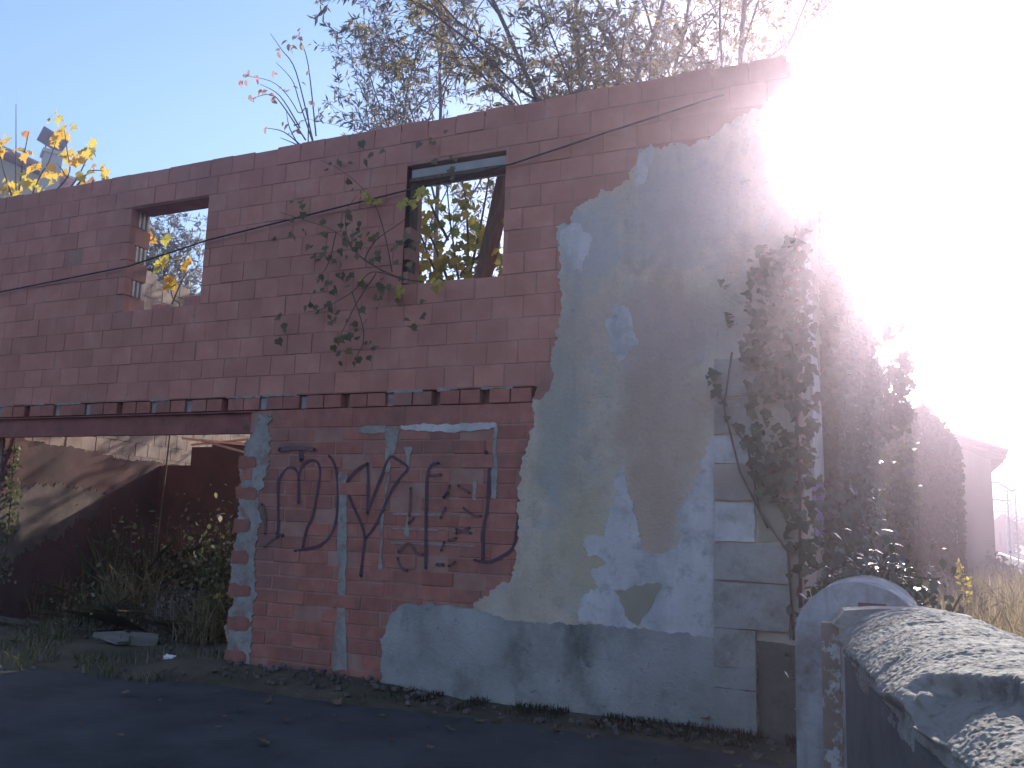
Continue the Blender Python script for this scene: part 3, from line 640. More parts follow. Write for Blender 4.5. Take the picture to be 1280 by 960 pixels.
def hand_plant(name, label, cat, paths, leafspots, leafm, size, shape, seed, rad=.012, group=None, tints=None, droop=-.5):
    rt = empty(name, tuple(paths[0][0]), label, cat, group); org = np.array(paths[0][0]); b = MB(); r = random.Random(seed)
    for p in paths:
        p = [Vector(np.array(q) - org) for q in p]; Q = []
        for i in range(len(p) - 1):
            p0, p1, p2, p3 = p[max(i - 1, 0)], p[i], p[i + 1], p[min(i + 2, len(p) - 1)]
            for k in range(5):
                t = k / 5; Q.append(.5 * ((2 * p1) + (p2 - p0) * t + (2 * p0 - 5 * p1 + 4 * p2 - p3) * t * t + (3 * p1 - p0 - 3 * p2 + p3) * t ** 3))
        Q.append(p[-1]); k = len(Q); b.tube(Q, [max(.003, rad * (1 - .75 * i / k)) for i in range(k)], 5, tint=.5)
    b.build('stem', 'twig', rt, smooth=True, recalc=False)
    rg = np.random.default_rng(seed); P = np.array([np.array(s[0]) - org for s in leafspots]); n = len(P)
    D = rg.normal(size=(n, 3)) * .7 + np.array([0, 0, droop]); D[:, 1] *= .5
    nr = np.tile(np.array([[0., -1., .3]]), (n, 1))
    leaves('foliage', leafm, rt, P, D, size * rg.uniform(.65, 1.25, n), shape, nrm=nr, tint=np.array([s[1] for s in leafspots]) if tints is None else tints, seed=seed, fold=.25)
    return rt
rr = random.Random(5)
def cluster(px, py, Y, n, spread, t0, t1):
    out = []
    for i in range(n):
        p = at(px + rr.gauss(0, spread), py + rr.gauss(0, spread), Y + rr.gauss(0, .12)); out.append((p, rr.uniform(t0, t1)))
    return out
# plane sapling over the wall top, far left
YS = 2.6; S = lambda *ps: [at(x, y, YS) for x, y in ps]
base = np.array([-12.0, YS, .1])
paths = [[base] + S((25, 300), (20, 235), (20, 180), (20, 130)), S((22, 250), (30, 195), (36, 165)), S((22, 290), (48, 225), (62, 200), (75, 160)), S((48, 260), (85, 220), (84, 190), (80, 160)),
         S((60, 270), (95, 225), (108, 200), (118, 190)), S((90, 240), (112, 215), (132, 214)), S((20, 260), (5, 215), (0, 190)), S((15, 270), (-5, 240)), S((85, 222), (72, 205))]
lf = []
for (x, y, n, sp, a, c) in [(72, 148, 5, 4, .3, .5), (77, 165, 6, 5, .55, .75), (88, 158, 3, 3, .35, .6), (70, 173, 4, 3, .6, .75), (4, 178, 6, 5, .55, .75), (2, 190, 5, 5, .5, .8), (28, 186, 4, 4, .6, .9), (85, 190, 6, 5, .35, .7), (94, 196, 3, 3, .6, .8), (108, 184, 4, 4, .4, .7), (114, 190, 4, 4, .3, .6),
                          (131, 208, 3, 3, .5, .7), (130, 218, 2, 2, .3, .5), (44, 212, 6, 6, .5, .75), (14, 232, 8, 7, .5, .72), (10, 242, 8, 8, .45, .7), (30, 228, 6, 6, .4, .65), (60, 218, 5, 5, .5, .8), (96, 222, 6, 6, .35, .65), (110, 225, 3, 3, .85, 1), (115, 210, 2, 2, .9, 1), (36, 165, 2, 2, .9, 1), (22, 245, 6, 7, .5, .7), (55, 236, 5, 6, .4, .6), (40, 192, 2, 2, .6, .9)]:
    lf += cluster(x, y, YS, n, sp, a, c)
hand_plant('plane_sapling', 'yellow-leaved plane sapling poking over the wall top at the far left', 'sapling', paths, lf, 'plane', .17, MAPLE, 3, .018, 'yellow plane saplings in the ruin')
# arching shoots with russet tips
YS = 3.6; base = np.array([-7.6, YS, .1])
paths = [[base] + S((385, 190), (372, 140), (345, 105), (310, 95)), S((375, 160), (350, 120), (325, 105)), S((382, 175), (352, 130), (338, 118), (318, 122)), S((392, 180), (370, 90), (352, 62), (338, 42)), S((395, 170), (385, 80), (375, 50)),
         S((380, 185), (355, 165), (333, 160)), S((395, 190), (375, 130), (365, 100), (345, 78)), S((375, 185), (362, 160), (358, 140)), S((390, 190), (365, 178), (350, 172))]
lf = []
for (x, y, n, sp) in [(308, 95, 7, 3), (318, 94, 4, 3), (328, 110, 5, 4), (338, 122, 4, 4), (316, 122, 4, 2), (372, 42, 6, 3), (360, 55, 5, 3), (350, 62, 4, 3), (345, 90, 2, 3), (380, 100, 4, 6), (332, 160, 2, 2), (370, 165, 5, 4), (358, 152, 2, 3), (400, 130, 3, 8), (352, 115, 3, 4), (384, 60, 2, 3)]: lf += cluster(x, y, YS, n, sp, 0, 1)
hand_plant('arching_shrub', 'arching shoots with russet leaf tips above the wall, left of the willows', 'shrub', paths, lf, 'pinkleaf', .12, OVAL, 4, .014)
# plane sapling in the right window, and the branch hanging over the facade
YS = 1.0; base = np.array([-3.1, YS, .1])
paths = [[base] + S((575, 400), (570, 330), (562, 270), (556, 200)), S((575, 390), (595, 310), (610, 230), (612, 195)), S((570, 380), (540, 300), (515, 270)), S((572, 370), (545, 340), (528, 300), (518, 275)), S((578, 380), (585, 330), (582, 250), (572, 205)), S((560, 300), (535, 250)), S((590, 330), (625, 290)), S((575, 345), (600, 320), (628, 330))]
lf = []
for i in range(250): lf += cluster(rr.uniform(506, 634), 205 + 158 * rr.random() ** .55, YS + rr.uniform(-.3, .4), 1, 2, .08, .6)
hand_plant('plane_sapling', 'yellow-green plane sapling filling the right window opening from inside', 'sapling', paths, lf, 'plane', .11, MAPLE, 6, .02, 'yellow plane saplings in the ruin')
YS = 2.0; base = np.array([-8.6, YS, .1])
paths = [[base] + S((225, 420), (215, 370), (205, 320), (195, 290)), S((215, 380), (228, 350), (238, 335)), S((213, 360), (220, 355))]
lf = cluster(212, 352, YS, 6, 4, .5, .7) + cluster(202, 334, YS, 3, 4, .2, .4) + cluster(236, 331, YS, 4, 4, .55, .9) + cluster(212, 322, YS, 4, 4, .3, .5) + cluster(208, 300, YS, 2, 3, .3, .5) + cluster(190, 300, YS, 2, 2, .7, .9)
hand_plant('plane_sapling', 'few yellow plane leaves framed by the left window opening', 'sapling', paths, lf, 'plane', .17, MAPLE, 8, .014, 'yellow plane saplings in the ruin')
YS = -.22
paths = [[at(528, 352, .1)] + S((500, 347), (455, 325), (420, 290), (380, 275), (350, 265)), S((505, 350), (465, 340), (440, 365), (405, 385), (385, 390)), S((480, 340), (440, 310), (432, 270), (445, 245)), S((470, 342), (445, 380), (430, 410), (420, 425)), S((440, 365), (455, 420), (440, 455)), S((490, 340), (480, 290), (465, 250), (430, 215), (400, 200)), S((420, 290), (410, 330), (395, 350)), S((455, 325), (470, 300), (505, 275), (525, 250))]
lf = []
for (x, y, n, sp) in [(440, 300, 9, 12), (420, 345, 10, 12), (395, 375, 6, 10), (425, 405, 9, 9), (440, 450, 4, 5), (470, 370, 7, 12), (455, 425, 4, 7), (370, 275, 6, 9), (450, 285, 7, 10), (480, 330, 6, 10), (505, 320, 5, 8), (400, 320, 6, 9), (520, 395, 3, 6), (360, 405, 3, 6), (430, 215, 4, 8), (455, 195, 4, 8), (560, 205, 4, 5), (545, 180, 3, 6)]: lf += cluster(x, y, YS, int(n * 1.8), sp * 1.5, 0, .6)
for (x, y, n, sp) in [(464, 250, 5, 4), (505, 253, 3, 3), (520, 252, 3, 4), (500, 362, 3, 3), (530, 240, 3, 4), (455, 348, 2, 3), (547, 356, 3, 4)]: lf += cluster(x, y, YS, n * 2, sp, .85, 1)
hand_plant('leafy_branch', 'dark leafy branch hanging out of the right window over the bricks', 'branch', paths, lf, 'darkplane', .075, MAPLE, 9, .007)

# ivy: leaves on a surface, rooted stems
def ivy(name, label, mat, pts, nrms, size, seed, stems, group=None, cat='ivy', shape=IVYL, org=None, stemmat='bark'):
    pts = np.asarray(pts, float); org = pts.mean(0) * np.array([1, 1, 0]) if org is None else np.array(org)
    rt = empty(name, tuple(org), label, cat, group); n = len(pts); rg = np.random.default_rng(seed)
    D = rg.normal(size=(n, 3)) * .55 + np.array([0, 0, -.8]) + np.asarray(nrms) * .25
    cl = np.array([noise.noise(Vector(p) * 1.4) for p in pts]); t = np.clip(rg.beta(1.8, 2, n) + cl * .4, 0, 1)
    leaves('foliage', mat, rt, pts - org, D, size * rg.uniform(.55, 1.25, n), shape, nrm=nrms, tint=t, seed=seed)
    for s in stems: b = MB(); b.tube([Vector(np.array(p) - org) for p in s[0]], s[1], 6, tint=.5); b.build('stem', stemmat, rt, smooth=True, recalc=False)
    return rt
rg = np.random.default_rng(21); P = []; N = []
def inpoly(x, y, poly):
    c = False; j = len(poly) - 1
    for i in range(len(poly)):
        if (poly[i][1] > y) != (poly[j][1] > y) and x < (poly[j][0] - poly[i][0]) * (y - poly[i][1]) / (poly[j][1] - poly[i][1]) + poly[i][0]: c = not c
        j = i
    return c
zone = [(893, 350), (905, 420), (890, 470), (905, 520), (930, 540), (942, 600), (965, 630), (990, 690), (1000, 720), (1003, 640), (1005, 400), (1003, 300), (960, 300), (930, 360)]
zw = [wall2(*p) for p in zone]
zx = [p[0] for p in zw]; zz = [p[1] for p in zw]
while len(P) < 560:
    x, z = rg.uniform(min(zx), .5), rg.uniform(min(zz), max(zz))
    if inpoly(min(x, .338), z, zw) and noise.noise(Vector((x * 4, z * 2.2, 3))) > -.05 + (.12 if z > 2.7 else 0) - (x + .3) * .5:
        P.append((x, -.07 - abs(rg.normal()) * .1, z)); N.append((.2, -1, .2))
st = [([at(960, 660, -.06), at(945, 630, -.1), at(925, 590, -.1), at(905, 510, -.1), at(915, 440, -.1)], .009), ([at(992, 800, -.05), at(985, 690, -.12), at(950, 640, -.1), at(935, 560, -.1), at(915, 530, -.08)], .010), ([at(1000, 760, -.05), at(1000, 600, -.12), at(990, 420, -.1)], .012)]
ivy('ivy', 'thinning ivy on the front of the house corner above the stone quoins', 'ivy', P, N, .085, 31, st, 'ivy on the ruined house')
P = []; N = []
while len(P) < 15000:                                      # thick ivy down the side wall
    y = 1.9 + 7.6 * rg.random() ** 1.2; z = rg.uniform(-.1, 5.9); d = (.10 + .34 * min(1, (y - 1.9) / 4)) * (.65 + .5 * noise.noise(Vector((y * .9, z * .9, 5))))
    if z > 5.5 and rg.random() < .5: continue
    if y < 2.6 and rg.random() > (y - 1.85) / .7: continue
    P.append((XR + max(.02, d * rg.uniform(.55, 1.12)), y, z)); N.append((.8, -.6, .15))
for i in range(900):                                       # the leading edge facing the road
    y = 2.0 + abs(rg.normal()) * .15; P.append((XR + rg.uniform(.0, .18), y, rg.uniform(0, 4.8))); N.append((.5, -.9, .1))
for i in range(1500):                                      # sprays breaking the outline
    k = rg.integers(0, 9); yy, z0 = 7.5 + (k % 3) * .7, 1.6 + k * .52; s = rg.random()
    P.append((.75 + s * .42 + rg.normal() * .05, yy + rg.normal() * .15, z0 + s * .35 + rg.normal() * .12)); N.append((.2, -.8, .3))
ivy('ivy', 'thick dark ivy covering the side wall round the corner of the house', 'ivy', P, N, .10, 32, [([(XR + .06, 3, -.1), (XR + .1, 3.2, 2), (XR + .08, 3.5, 4.5)], .05), ([(XR + .06, 6, -.1), (XR + .2, 6.2, 2), (XR + .2, 6.5, 4.5)], .06), ([(XR + .2, 8, 3.2), (.95, 8.1, 3.7), (1.15, 8.1, 3.9)], .015), ([(XR + .2, 7.6, 2), (.9, 7.7, 2.4), (1.1, 7.8, 2.6)], .015)], 'ivy on the ruined house')
# overgrown shed further along
shed = empty('overgrown_shed', (1.22, 14.5, 0), 'low shed swallowed by reddish creeper between the ivy wall and the station', 'shed')
b = MB(); b.box(-1.2, 1.05, .4, 3.5, 0, 4.3); b.box(-1.2, .6, .5, 3.4, 4.3, 5.0); b.build('wall', 'pinkwall', shed); shed.scale = (.74, .74, .80)
P = []; N = []; D = []
while len(P) < 9000:
    a = rg.random(); x = rg.uniform(-1.35, 1.25); top = 5.75 - .25 * max(0, x + .3) - 1.1 * max(0, x - .45) ** 1.2 + .25 * noise.noise(Vector((x * 2, 0, 3)))
    z = top * rg.random() ** .8; y = .3 - .28 * abs(rg.normal()) * (1.1 + noise.noise(Vector((x * 1.5, z * 1.5, 1))))
    if x > 1.0 or z > top - .3: y += rg.random() * 2.5
    P.append((x, y, z)); N.append((.2, -.9, .3))
n = len(P); leaves('creeper', 'rustivy', shed, P, rg.normal(size=(n, 3)) * .6 + np.array([0, 0, -.7]), .15 * rg.uniform(.6, 1.25, n), IVYL, nrm=N, seed=40)
# bramble behind the pillar
P = []; N = []
for i in range(2600):
    k = rg.integers(0, 14); c = np.array([.55 + .105 * (k % 7) + .05 * (k // 7), -.75 + .25 * (k // 7) + .1 * (k % 3), .75 + .38 * math.sin(k * 2.1) ** 2 + .18]); 
    P.append(c + rg.normal(size=3) * np.array([.10, .12, .16]) + np.array([0, 0, -.5 * rg.random() ** 2])); N.append((.1, -.3, .9))
cane = [([(.8, -.6, 0), (.8, -.7, .9), (1.0, -.8, 1.35), (1.25, -.75, 1.3)], .008), ([(.6, -.5, 0), (.55, -.6, .9), (.6, -.7, 1.3), (.75, -.9, 1.42)], .008), ([(1.2, -.4, 0), (1.3, -.4, .9), (1.45, -.5, 1.2)], .008)]
ivy('bramble', 'glossy-leaved bramble bush growing behind the rounded pillar', 'bramble', P, N, .075, 33, cane, None, 'bramble', OVAL, (.9, -.6, 0), 'twig')
P = []; N = []
for i in range(1800):
    z = rg.random() ** .8 * 2.9; P.append((.45 + .25 * rg.random() + .1 * math.sin(z * 3), 1.1 + rg.random() * 1.2 + .1 * z, z)); N.append((.3, -.8, .3))
    if rg.random() < .35: P[-1] = (.62 + rg.normal() * .12, 3.0 + rg.normal() * .3, rg.uniform(.6, 2.1))
ivy('creeper', 'loose pale-speckled creeper climbing from behind the bramble bush', 'bramble', P, N, .075, 34, [([(.6, 1.5, 0), (.55, 1.6, 1.5), (.5, 1.9, 2.8)], .012)], None, 'creeper', OVAL, (.6, 1.6, 0), 'twig')

# ------------------------------------------------------------------ rounded pillar and parapet by the camera
def arch_profile(hw, spring, rise, n=24, e=2.0):
    return [(-hw, 0)] + [(-hw * abs(math.cos(a)) ** (2 / e) * (1 if math.cos(a) > 0 else -1), spring + rise * math.sin(a) ** (2 / e)) for a in np.linspace(0, math.pi, n)] + [(hw, 0)]
pil = empty('rounded_pillar', (.86, -1.75, -.05), 'whitewashed wall end with a rounded top beside the house corner', 'pillar')
pr = arch_profile(.36, 1.02, .335, 28, 2.0); b = MB(); ys = np.linspace(0, .95, 14); vs = []
for y in ys:
    for (x, z) in pr:
        q = 1 + .02 * noise.noise(Vector((x * 5, y * 5, z * 5))); vs.append((x * q, y, z * (1 + .008 * noise.noise(Vector((x * 4, y * 6, 2))))))
n = len(pr); fs = [(j * n + i, j * n + i + 1, (j + 1) * n + i + 1, (j + 1) * n + i) for j in range(13) for i in range(n - 1)] + [tuple(range(n))[::-1], tuple(range(13 * n, 14 * n))]
b.add(vs, fs); b.build('body', 'whitewall', pil)
b = MB(); b.box(.0, .15, -.006, .04, .98, 1.24); b.build('exposed_brick', 'darkbrick', pil)
# parapet with thick broken cement coping
A = np.array([1.17, -2.25]); ax = np.array([.80, -4.3]); LEN = np.linalg.norm(ax); ax = ax / LEN; pa = np.array([-ax[1], ax[0]])  # pa points right (+X)
if pa[0] < 0: pa = -pa
par = empty('parapet', (A[0], A[1], -.05), 'low roadside wall with thick broken cement coping at the lower right corner', 'wall')
HW = .40
b = MB()
def pw(u, s, z): return (ax[0] * u + pa[0] * s, ax[1] * u + pa[1] * s, z)
vs = [pw(u, s, z) for u in (0.02, LEN) for s, z in ((-.36, -.2), (.36, -.2), (.36, 1.0), (-.36, 1.0))]
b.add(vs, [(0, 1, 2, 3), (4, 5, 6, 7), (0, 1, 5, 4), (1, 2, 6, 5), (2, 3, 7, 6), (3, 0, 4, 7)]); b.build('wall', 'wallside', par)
NU, NT = 420, 220; vs = []
us = .06 + (LEN - .06) * np.linspace(0, 1, NU) ** 1.3; ts = np.linspace(-.12, math.pi + .1, NT)
for u in us:
    for t in ts:
        cx, sz = -math.cos(t), math.sin(t)
        q = Vector((u * 7, t * 1.4, .7)); q2 = Vector((u * 24, t * 4, 3)); q3 = Vector((u * 55, t * 20, 5))
        h = .010 * noise.noise(q) + 0.006 * noise.noise(q2) + .004 * noise.noise(q3) + .0018 * noise.noise(Vector((u * 120, t * 34, 2))) + .012 * noise.noise(Vector((u * 2, t * 2, 9)))
        # broken outer coat: keeps to the far part and to the right, its edge ragged
        eb = 2.4 + .30 * noise.noise(Vector((t * 1.7, 1, 0))) + .16 * noise.noise(Vector((u * 3, t * 4, 2))) + .09 * noise.noise(Vector((u * 9, t * 8, 3))) - .5 / (1 + math.exp((t - 1.0) / .1))
        lay = 1 / (1 + math.exp(-(eb - u) / .02))
        left = 1 / (1 + math.exp(-(t - (.33 + .12 * noise.noise(Vector((u * 3, 4, 0))) + .06 * noise.noise(Vector((u * 12, 6, 0))))) / .02))
        d = h + .06 * lay * left - .02 * (1 - left) - .015 * (1 - lay)
        d -= .03 * math.exp(-((u - .17 - .10 * math.sin(t) - .02 * noise.noise(Vector((t * 5, 0, 0)))) / .016) ** 2)
        rx, rz2 = HW - .02 + d, .235 + d
        vs.append(pw(u, cx * rx, .98 + sz * rz2))
b = MB(); b.add(vs, [(i * NT + j, i * NT + j + 1, (i + 1) * NT + j + 1, (i + 1) * NT + j) for i in range(NU - 1) for j in range(NT - 1)] + [tuple(range(NT)), tuple(range((NU - 1) * NT, NU * NT))])
b.build('coping', 'cement', par, smooth=False)
# flat end rim of the coping
pr = [(-.42, 1.17), (-.36, 1.245), (-.2, 1.262), (.05, 1.268), (.25, 1.24), (.36, 1.19), (.43, 1.08), (.46, .95), (.40, .9), (.3, 1.0), (-.2, 1.13), (-.38, 1.15)]
b = MB(); n = len(pr); vs = [pw(u, s, z + .008 * noise.noise(Vector((s * 9, u * 9, 0)))) for u in (-.06, .10) for s, z in pr]
b.add(vs, [tuple(range(n)), tuple(range(n, 2 * n))] + [(i, (i + 1) % n, n + (i + 1) % n, n + i) for i in range(n)]); b.build('end_rim', 'cement', par)
b = MB(); zs = np.linspace(-.2, 1.16, 16)
for i in range(15):
    w0 = .085 + .01 * random.random(); b.box(-.47 , -.47 + w0, -.02, .1, zs[i], zs[i + 1], tint=.5)
b.build('end_post', 'flaked', par)

# ------------------------------------------------------------------ grass and weeds
def blades(name, mat, n, area, h, seed, lean=.35, wid=.008, kind='stuff', ok=None, zf=None, parent=None):
    rg = np.random.default_rng(seed); V = []; k = 7
    X = np.empty((n, 3)); i = 0
    while i < n:
        x, y = rg.uniform(area[0], area[1]), rg.uniform(area[2], area[3])
        if ok and not ok(x, y, rg): continue
        X[i] = (x, y, zf(x, y) if zf else 0); i += 1
    hh = h * rg.uniform(.45, 1.2, n); ang = rg.uniform(0, 6.283, n); ln = np.abs(rg.normal(0, lean, n)); dx, dy = np.cos(ang), np.sin(ang); sa = ang + rg.normal(1.57, .4, n); wx, wy = np.cos(sa) * wid, np.sin(sa) * wid
    V = np.empty((n, k, 3))
    for j, (s, t) in enumerate(((-1, 0), (1, 0), (.85, .45), (.55, .8), (0, 1), (-.55, .8), (-.85, .45))):
        b = t ** 2 * ln * hh
        V[:, j, 0] = X[:, 0] + dx * b + wx * s; V[:, j, 1] = X[:, 1] + dy * b + wy * s; V[:, j, 2] = X[:, 2] + hh * t * (1 - .25 * ln * t)
    me = bpy.data.meshes.new(name); me.vertices.add(n * k); me.vertices.foreach_set('co', V.reshape(-1).astype(np.float32)); me.loops.add(n * k); me.loops.foreach_set('vertex_index', np.arange(n * k, dtype=np.int32))
    me.polygons.add(n); me.polygons.foreach_set('loop_start', np.arange(0, n * k, k, dtype=np.int32)); me.update(calc_edges=True); me.validate()
    a = me.attributes.new('tint', 'FLOAT', 'FACE'); a.data.foreach_set('value', np.random.default_rng(seed).beta(2, 2, n).astype(np.float32)); me.materials.append(M[mat])
    o = bpy.data.objects.new(name, me); col.objects.link(o)
    if kind: o['kind'] = kind
    if parent: o.parent = parent
    return o
o = blades('dry_grass', 'straw', 15000, (.95, 9, -1.0, 24), .85, 50, .5, .008, ok=lambda x, y, r: x > 1.0 + .02 * y + (.6 if y < .2 else 0) and r.random() < 1.3 / (1 + .12 * max(0, y)) and x < 2.6 + .35 * (y + 2))
tag(o, 'tall dry straw-coloured grass beyond the parapet', 'grass')
o = blades('grass', 'moss', 2600, (-5.2, .5, -.55, -.03), .07, 51, .6, .004, ok=lambda x, y, r: r.random() < math.exp(-abs(y + .1) / .16) and noise.noise(Vector((x * 2.5, 0, 2))) > -.1)
tag(o, 'dark weeds and moss along the foot of the wall', 'grass')
o = blades('grass', 'weed', 2600, (-11, -5.4, -1.25, 3.6), .16, 52, .6, .005, zf=lambda x, y: soilz(x, y) - .02, ok=lambda x, y, r: noise.noise(Vector((x * 1.3, y * 1.8, 7))) > .05)
tag(o, 'short rough grass across the rubble floor of the opening', 'grass')
def clump(name, label, cat, c, n, h, mat, seed, lean, wid, leafn=0, leafsz=.06, spread=.25, group='weeds in the ruined opening', lmat=None):
    rt = empty(name, c, label, cat, group); blades('blade', mat, n, (-spread, spread, -spread, spread), h, seed, lean, wid, kind=None, parent=rt)
    if leafn:
        rg = np.random.default_rng(seed); P = rg.normal(size=(leafn, 3)) * np.array([spread * .8, spread * .8, h * .3]) + np.array([0, 0, h * .5]); P[:, 2] = np.abs(P[:, 2])
        leaves('foliage', lmat or mat, rt, P, rg.normal(size=(leafn, 3)) + np.array([0, 0, .3]), leafsz * rg.uniform(.5, 1.3, leafn), OVAL, seed=seed)
    return rt
def onz(px, py, z=.12):
    d = ray(px, py); t = (z - CAM[2]) / d[2]; return tuple(CAM + t * d)
clump('weed', 'tall reed-like weed with pale blades in the middle of the opening', 'weed', onz(150, 768), 170, 1.35, 'weed', 61, .75, .007, 300, .08, .4)
clump('weed', 'bushy green weed right of the reed-like weed inside the opening', 'weed', onz(205, 766), 60, .95, 'weed', 62, .6, .01, 900, .07, .35)
clump('dry_bush', 'grey dried bush just inside the opening near the brick pier', 'bush', onz(228, 790), 420, .55, 'drybush', 63, .9, .003, 700, .03, .3)
clump('weed', 'tall leafy weed against the brick pier of the opening', 'weed', onz(268, 786), 40, 1.25, 'weed', 64, .4, .008, 520, .08, .2)
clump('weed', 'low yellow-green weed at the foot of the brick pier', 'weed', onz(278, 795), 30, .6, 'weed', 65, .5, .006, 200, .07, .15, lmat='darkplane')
clump('dry_grass_clump', 'pale dry grass clump between the reed-like weed and the slabs', 'grass clump', onz(165, 782), 240, .8, 'straw', 71, .9, .004, 0, .05, .3)
clump('dry_grass_clump', 'pale dry grass clump at the right, before the grey dried bush', 'grass clump', onz(252, 800), 180, .5, 'straw', 72, .9, .004, 0, .05, .25)
clump('dry_grass_clump', 'pale dry grass clump at the far left behind the plank', 'grass clump', onz(60, 768), 200, .6, 'straw', 73, .9, .004, 0, .05, .35)
clump('weed', 'broad weed in deep shade at the back of the opening', 'weed', (-8.6, 2.9, .15), 80, 1.2, 'weed', 66, .6, .007, 900, .08, .5)
clump('weed', 'feathery weed at the left side of the opening by the slabs', 'weed', onz(120, 785), 120, .5, 'weed', 67, .8, .006, 260, .05, .3)
P = []; N = []
for i in range(420):
    z = rg.uniform(.6, 2.4); P.append((at(15, 600, .5)[0] + rg.normal() * .06 + .04 * math.sin(z * 5), .5 + rg.normal() * .06, z)); N.append((.3, -.9, .2))
ivy('hanging_vine', 'pale-leaved vine hanging at the left edge of the opening', 'weed', P, N, .06, 68, [([(at(15, 600, .5)[0], .5, 0), (at(15, 600, .5)[0] + .05, .5, 1.2), (at(15, 600, .5)[0] - .03, .5, 2.5)], .008)], None, 'vine', OVAL, None, 'twig')
# small sprigs in the grass
for (px, py, Y, lb) in ((1206, 706, 6.0, 'yellow-leaved sprig standing in the dry grass before the station'), (1180, 712, 7.5, 'brown dead stalk left of the yellow sprig in the dry grass')):
    p = at(px, py, Y); h = p[2] + .05; g = Grow(int(px)); rt = empty('sprig', (p[0], Y, -.05), lb, 'weed')
    g.branch((0, 0, 0), (0, 0, 1), h, .008, 0, dict(levels=2, n=[10], start=[.55], ang=[40], len=[.2], wob=[.03, .08], up=[.05, .03], dens=60, leaflvl=1, seg=.1, minr=.003))
    g.b.build('stem', 'twig', rt, recalc=False)
    n = len(g.lp); leaves('foliage', 'plane' if px > 1200 else 'drybush', rt, [tuple(v) for v in g.lp], [tuple(v) for v in g.ld], .07 * np.ones(n), OVAL, tint=RNG.uniform(.35, .6, n), seed=9)
# rubble
def slab(px, py, s, rot, mat, label, name='rubble_slab', cat='slab', g='slabs lying in the opening', z=.14):
    c = onz(px, py, z); rock(name, mat, (c[0], c[1], c[2] - .01), s, rot, label, cat, g, .05, px)
slab(122, 781, (.62, .40, .045), (.08, -.06, .3), 'concrete', 'pale flat slab behind the other two slabs in the opening')
slab(150, 796, (.5, .36, .05), (-.05, .08, -.2), 'concrete', 'broken slab in front, nearest the road edge in the opening')
slab(25, 776, (.7, .14, .04), (.05, .12, .5), 'bark', 'weathered plank at the left side of the opening', 'plank', 'plank', None)
slab(180, 798, (.3, .22, .1), (.1, .1, .8), 'concrete', 'small lump of concrete right of the flat slabs', 'concrete_lump', 'rubble', None)
c = onz(211, 824, .06); rock('crumpled_paper', 'white', (c[0], c[1], .07), (.10, .08, .05), (.2, .1, .4), 'crumpled white paper on the verge in front of the opening', 'litter', None, .25, 3)
rs = random.Random(8); db = MB()
for i in range(420):
    x = rs.uniform(-10, .3); y = (-.12 - abs(rs.gauss(0, .22))) if x > -5.3 else rs.uniform(-1.1, 2.6); s = rs.uniform(.012, .05)
    db.obox((x, y, soilz(x, y) + s * .2), s, s * rs.uniform(.6, 1.2), s * .7, Matrix.Rotation(rs.random() * 6, 3, 'Z') @ Matrix.Rotation(rs.gauss(0, .4), 3, 'X'))
o = db.build('rubble', 'rubble'); tag(o, 'small stones and brick crumbs along the wall foot', 'rubble', None, 'stuff')
# fallen leaves on the road
lm = None; GL = 'fallen leaves on the road'
shp = [(x, y) for x, y in MAPLE]
for i in range(95):
    px = rs.uniform(330, 1010) if i < 80 else rs.uniform(20, 400); py = 850 + abs(rs.gauss(0, 38)) + max(0, (px - 420) * .075)
    if py > 975: continue
    c = onz(px, py, 0.0)
    if lm is None or i < 4:
        b = MB(); s = .05; b.add([(x * s, (y - .4) * s, .012 * abs(x) + .016 * (y - .3) ** 2 + .002) for x, y in shp], [tuple(range(len(shp)))], tint=(.1, .45, .8, .95)[i % 4])
        o = b.build('fallen_leaf', 'fallen'); lm = (lm or []) + [o]
    else:
        o = lm[i % 4].copy(); col.objects.link(o)
    o.location = (c[0], c[1], .004 if c[1] < -.75 else soilz(c[0], c[1]) + .012); o.rotation_euler = (rs.gauss(0, .2), rs.gauss(0, .2), rs.random() * 6.28); sc_ = rs.uniform(.6, 1.9); o.scale = (sc_, sc_, sc_ * 1.6)
    tag(o, 'dry brown fallen leaf on the asphalt below the facade', 'leaf', GL)

# ------------------------------------------------------------------ far things
HO = np.array([-29.0, 14.0, 0.]); ha = R(60); hu = np.array([math.cos(ha), math.sin(ha), 0.]); hn = np.array([math.sin(ha), -math.cos(ha), 0.])
hs = empty('tall_house', tuple(HO), 'tall grey house with a capped chimney showing over the wall at the far left', 'house'); hs.rotation_euler = (0, 0, ha)
def ath(px, py, off=0):
    d = ray(px, py); o_ = HO + hn * off; t = ((o_ - CAM) @ hn) / (d @ hn); p = CAM + t * d
    return np.array([(p - HO) @ hu, -off, p[2]])
A_, B_ = ath(-140, 120), ath(94, 224)
b = MB(); vs = [(A_[0], .6, -.1), (B_[0] - .35, .6, -.1), (B_[0] - .35, .6, B_[2] - .2), (A_[0], .6, A_[2] - .15)]
BOXF = [(0, 1, 2, 3), (4, 5, 6, 7), (0, 1, 5, 4), (1, 2, 6, 5), (2, 3, 7, 6), (3, 0, 4, 7)]
b.add(vs + [(x, 9, z) for x, y, z in vs], BOXF); b.build('wall', 'rendergrey', hs)
b = MB(); vs = [(A_[0], 0, A_[2]), (B_[0], 0, B_[2]), (B_[0], 0, B_[2] - .16), (A_[0], 0, A_[2] - .16)]
b.add(vs + [(x, 9.5, z) for x, y, z in vs], BOXF); b.build('roof', 'rooftile', hs)
b = MB(); vs = [(A_[0], -.03, A_[2] + .04), (B_[0] + .03, -.03, B_[2] + .04), (B_[0] + .03, -.03, B_[2] - .05), (A_[0], -.03, A_[2] - .05)]
b.add(vs + [(x, .06, z) for x, y, z in vs], BOXF); b.build('fascia', 'lintel', hs)
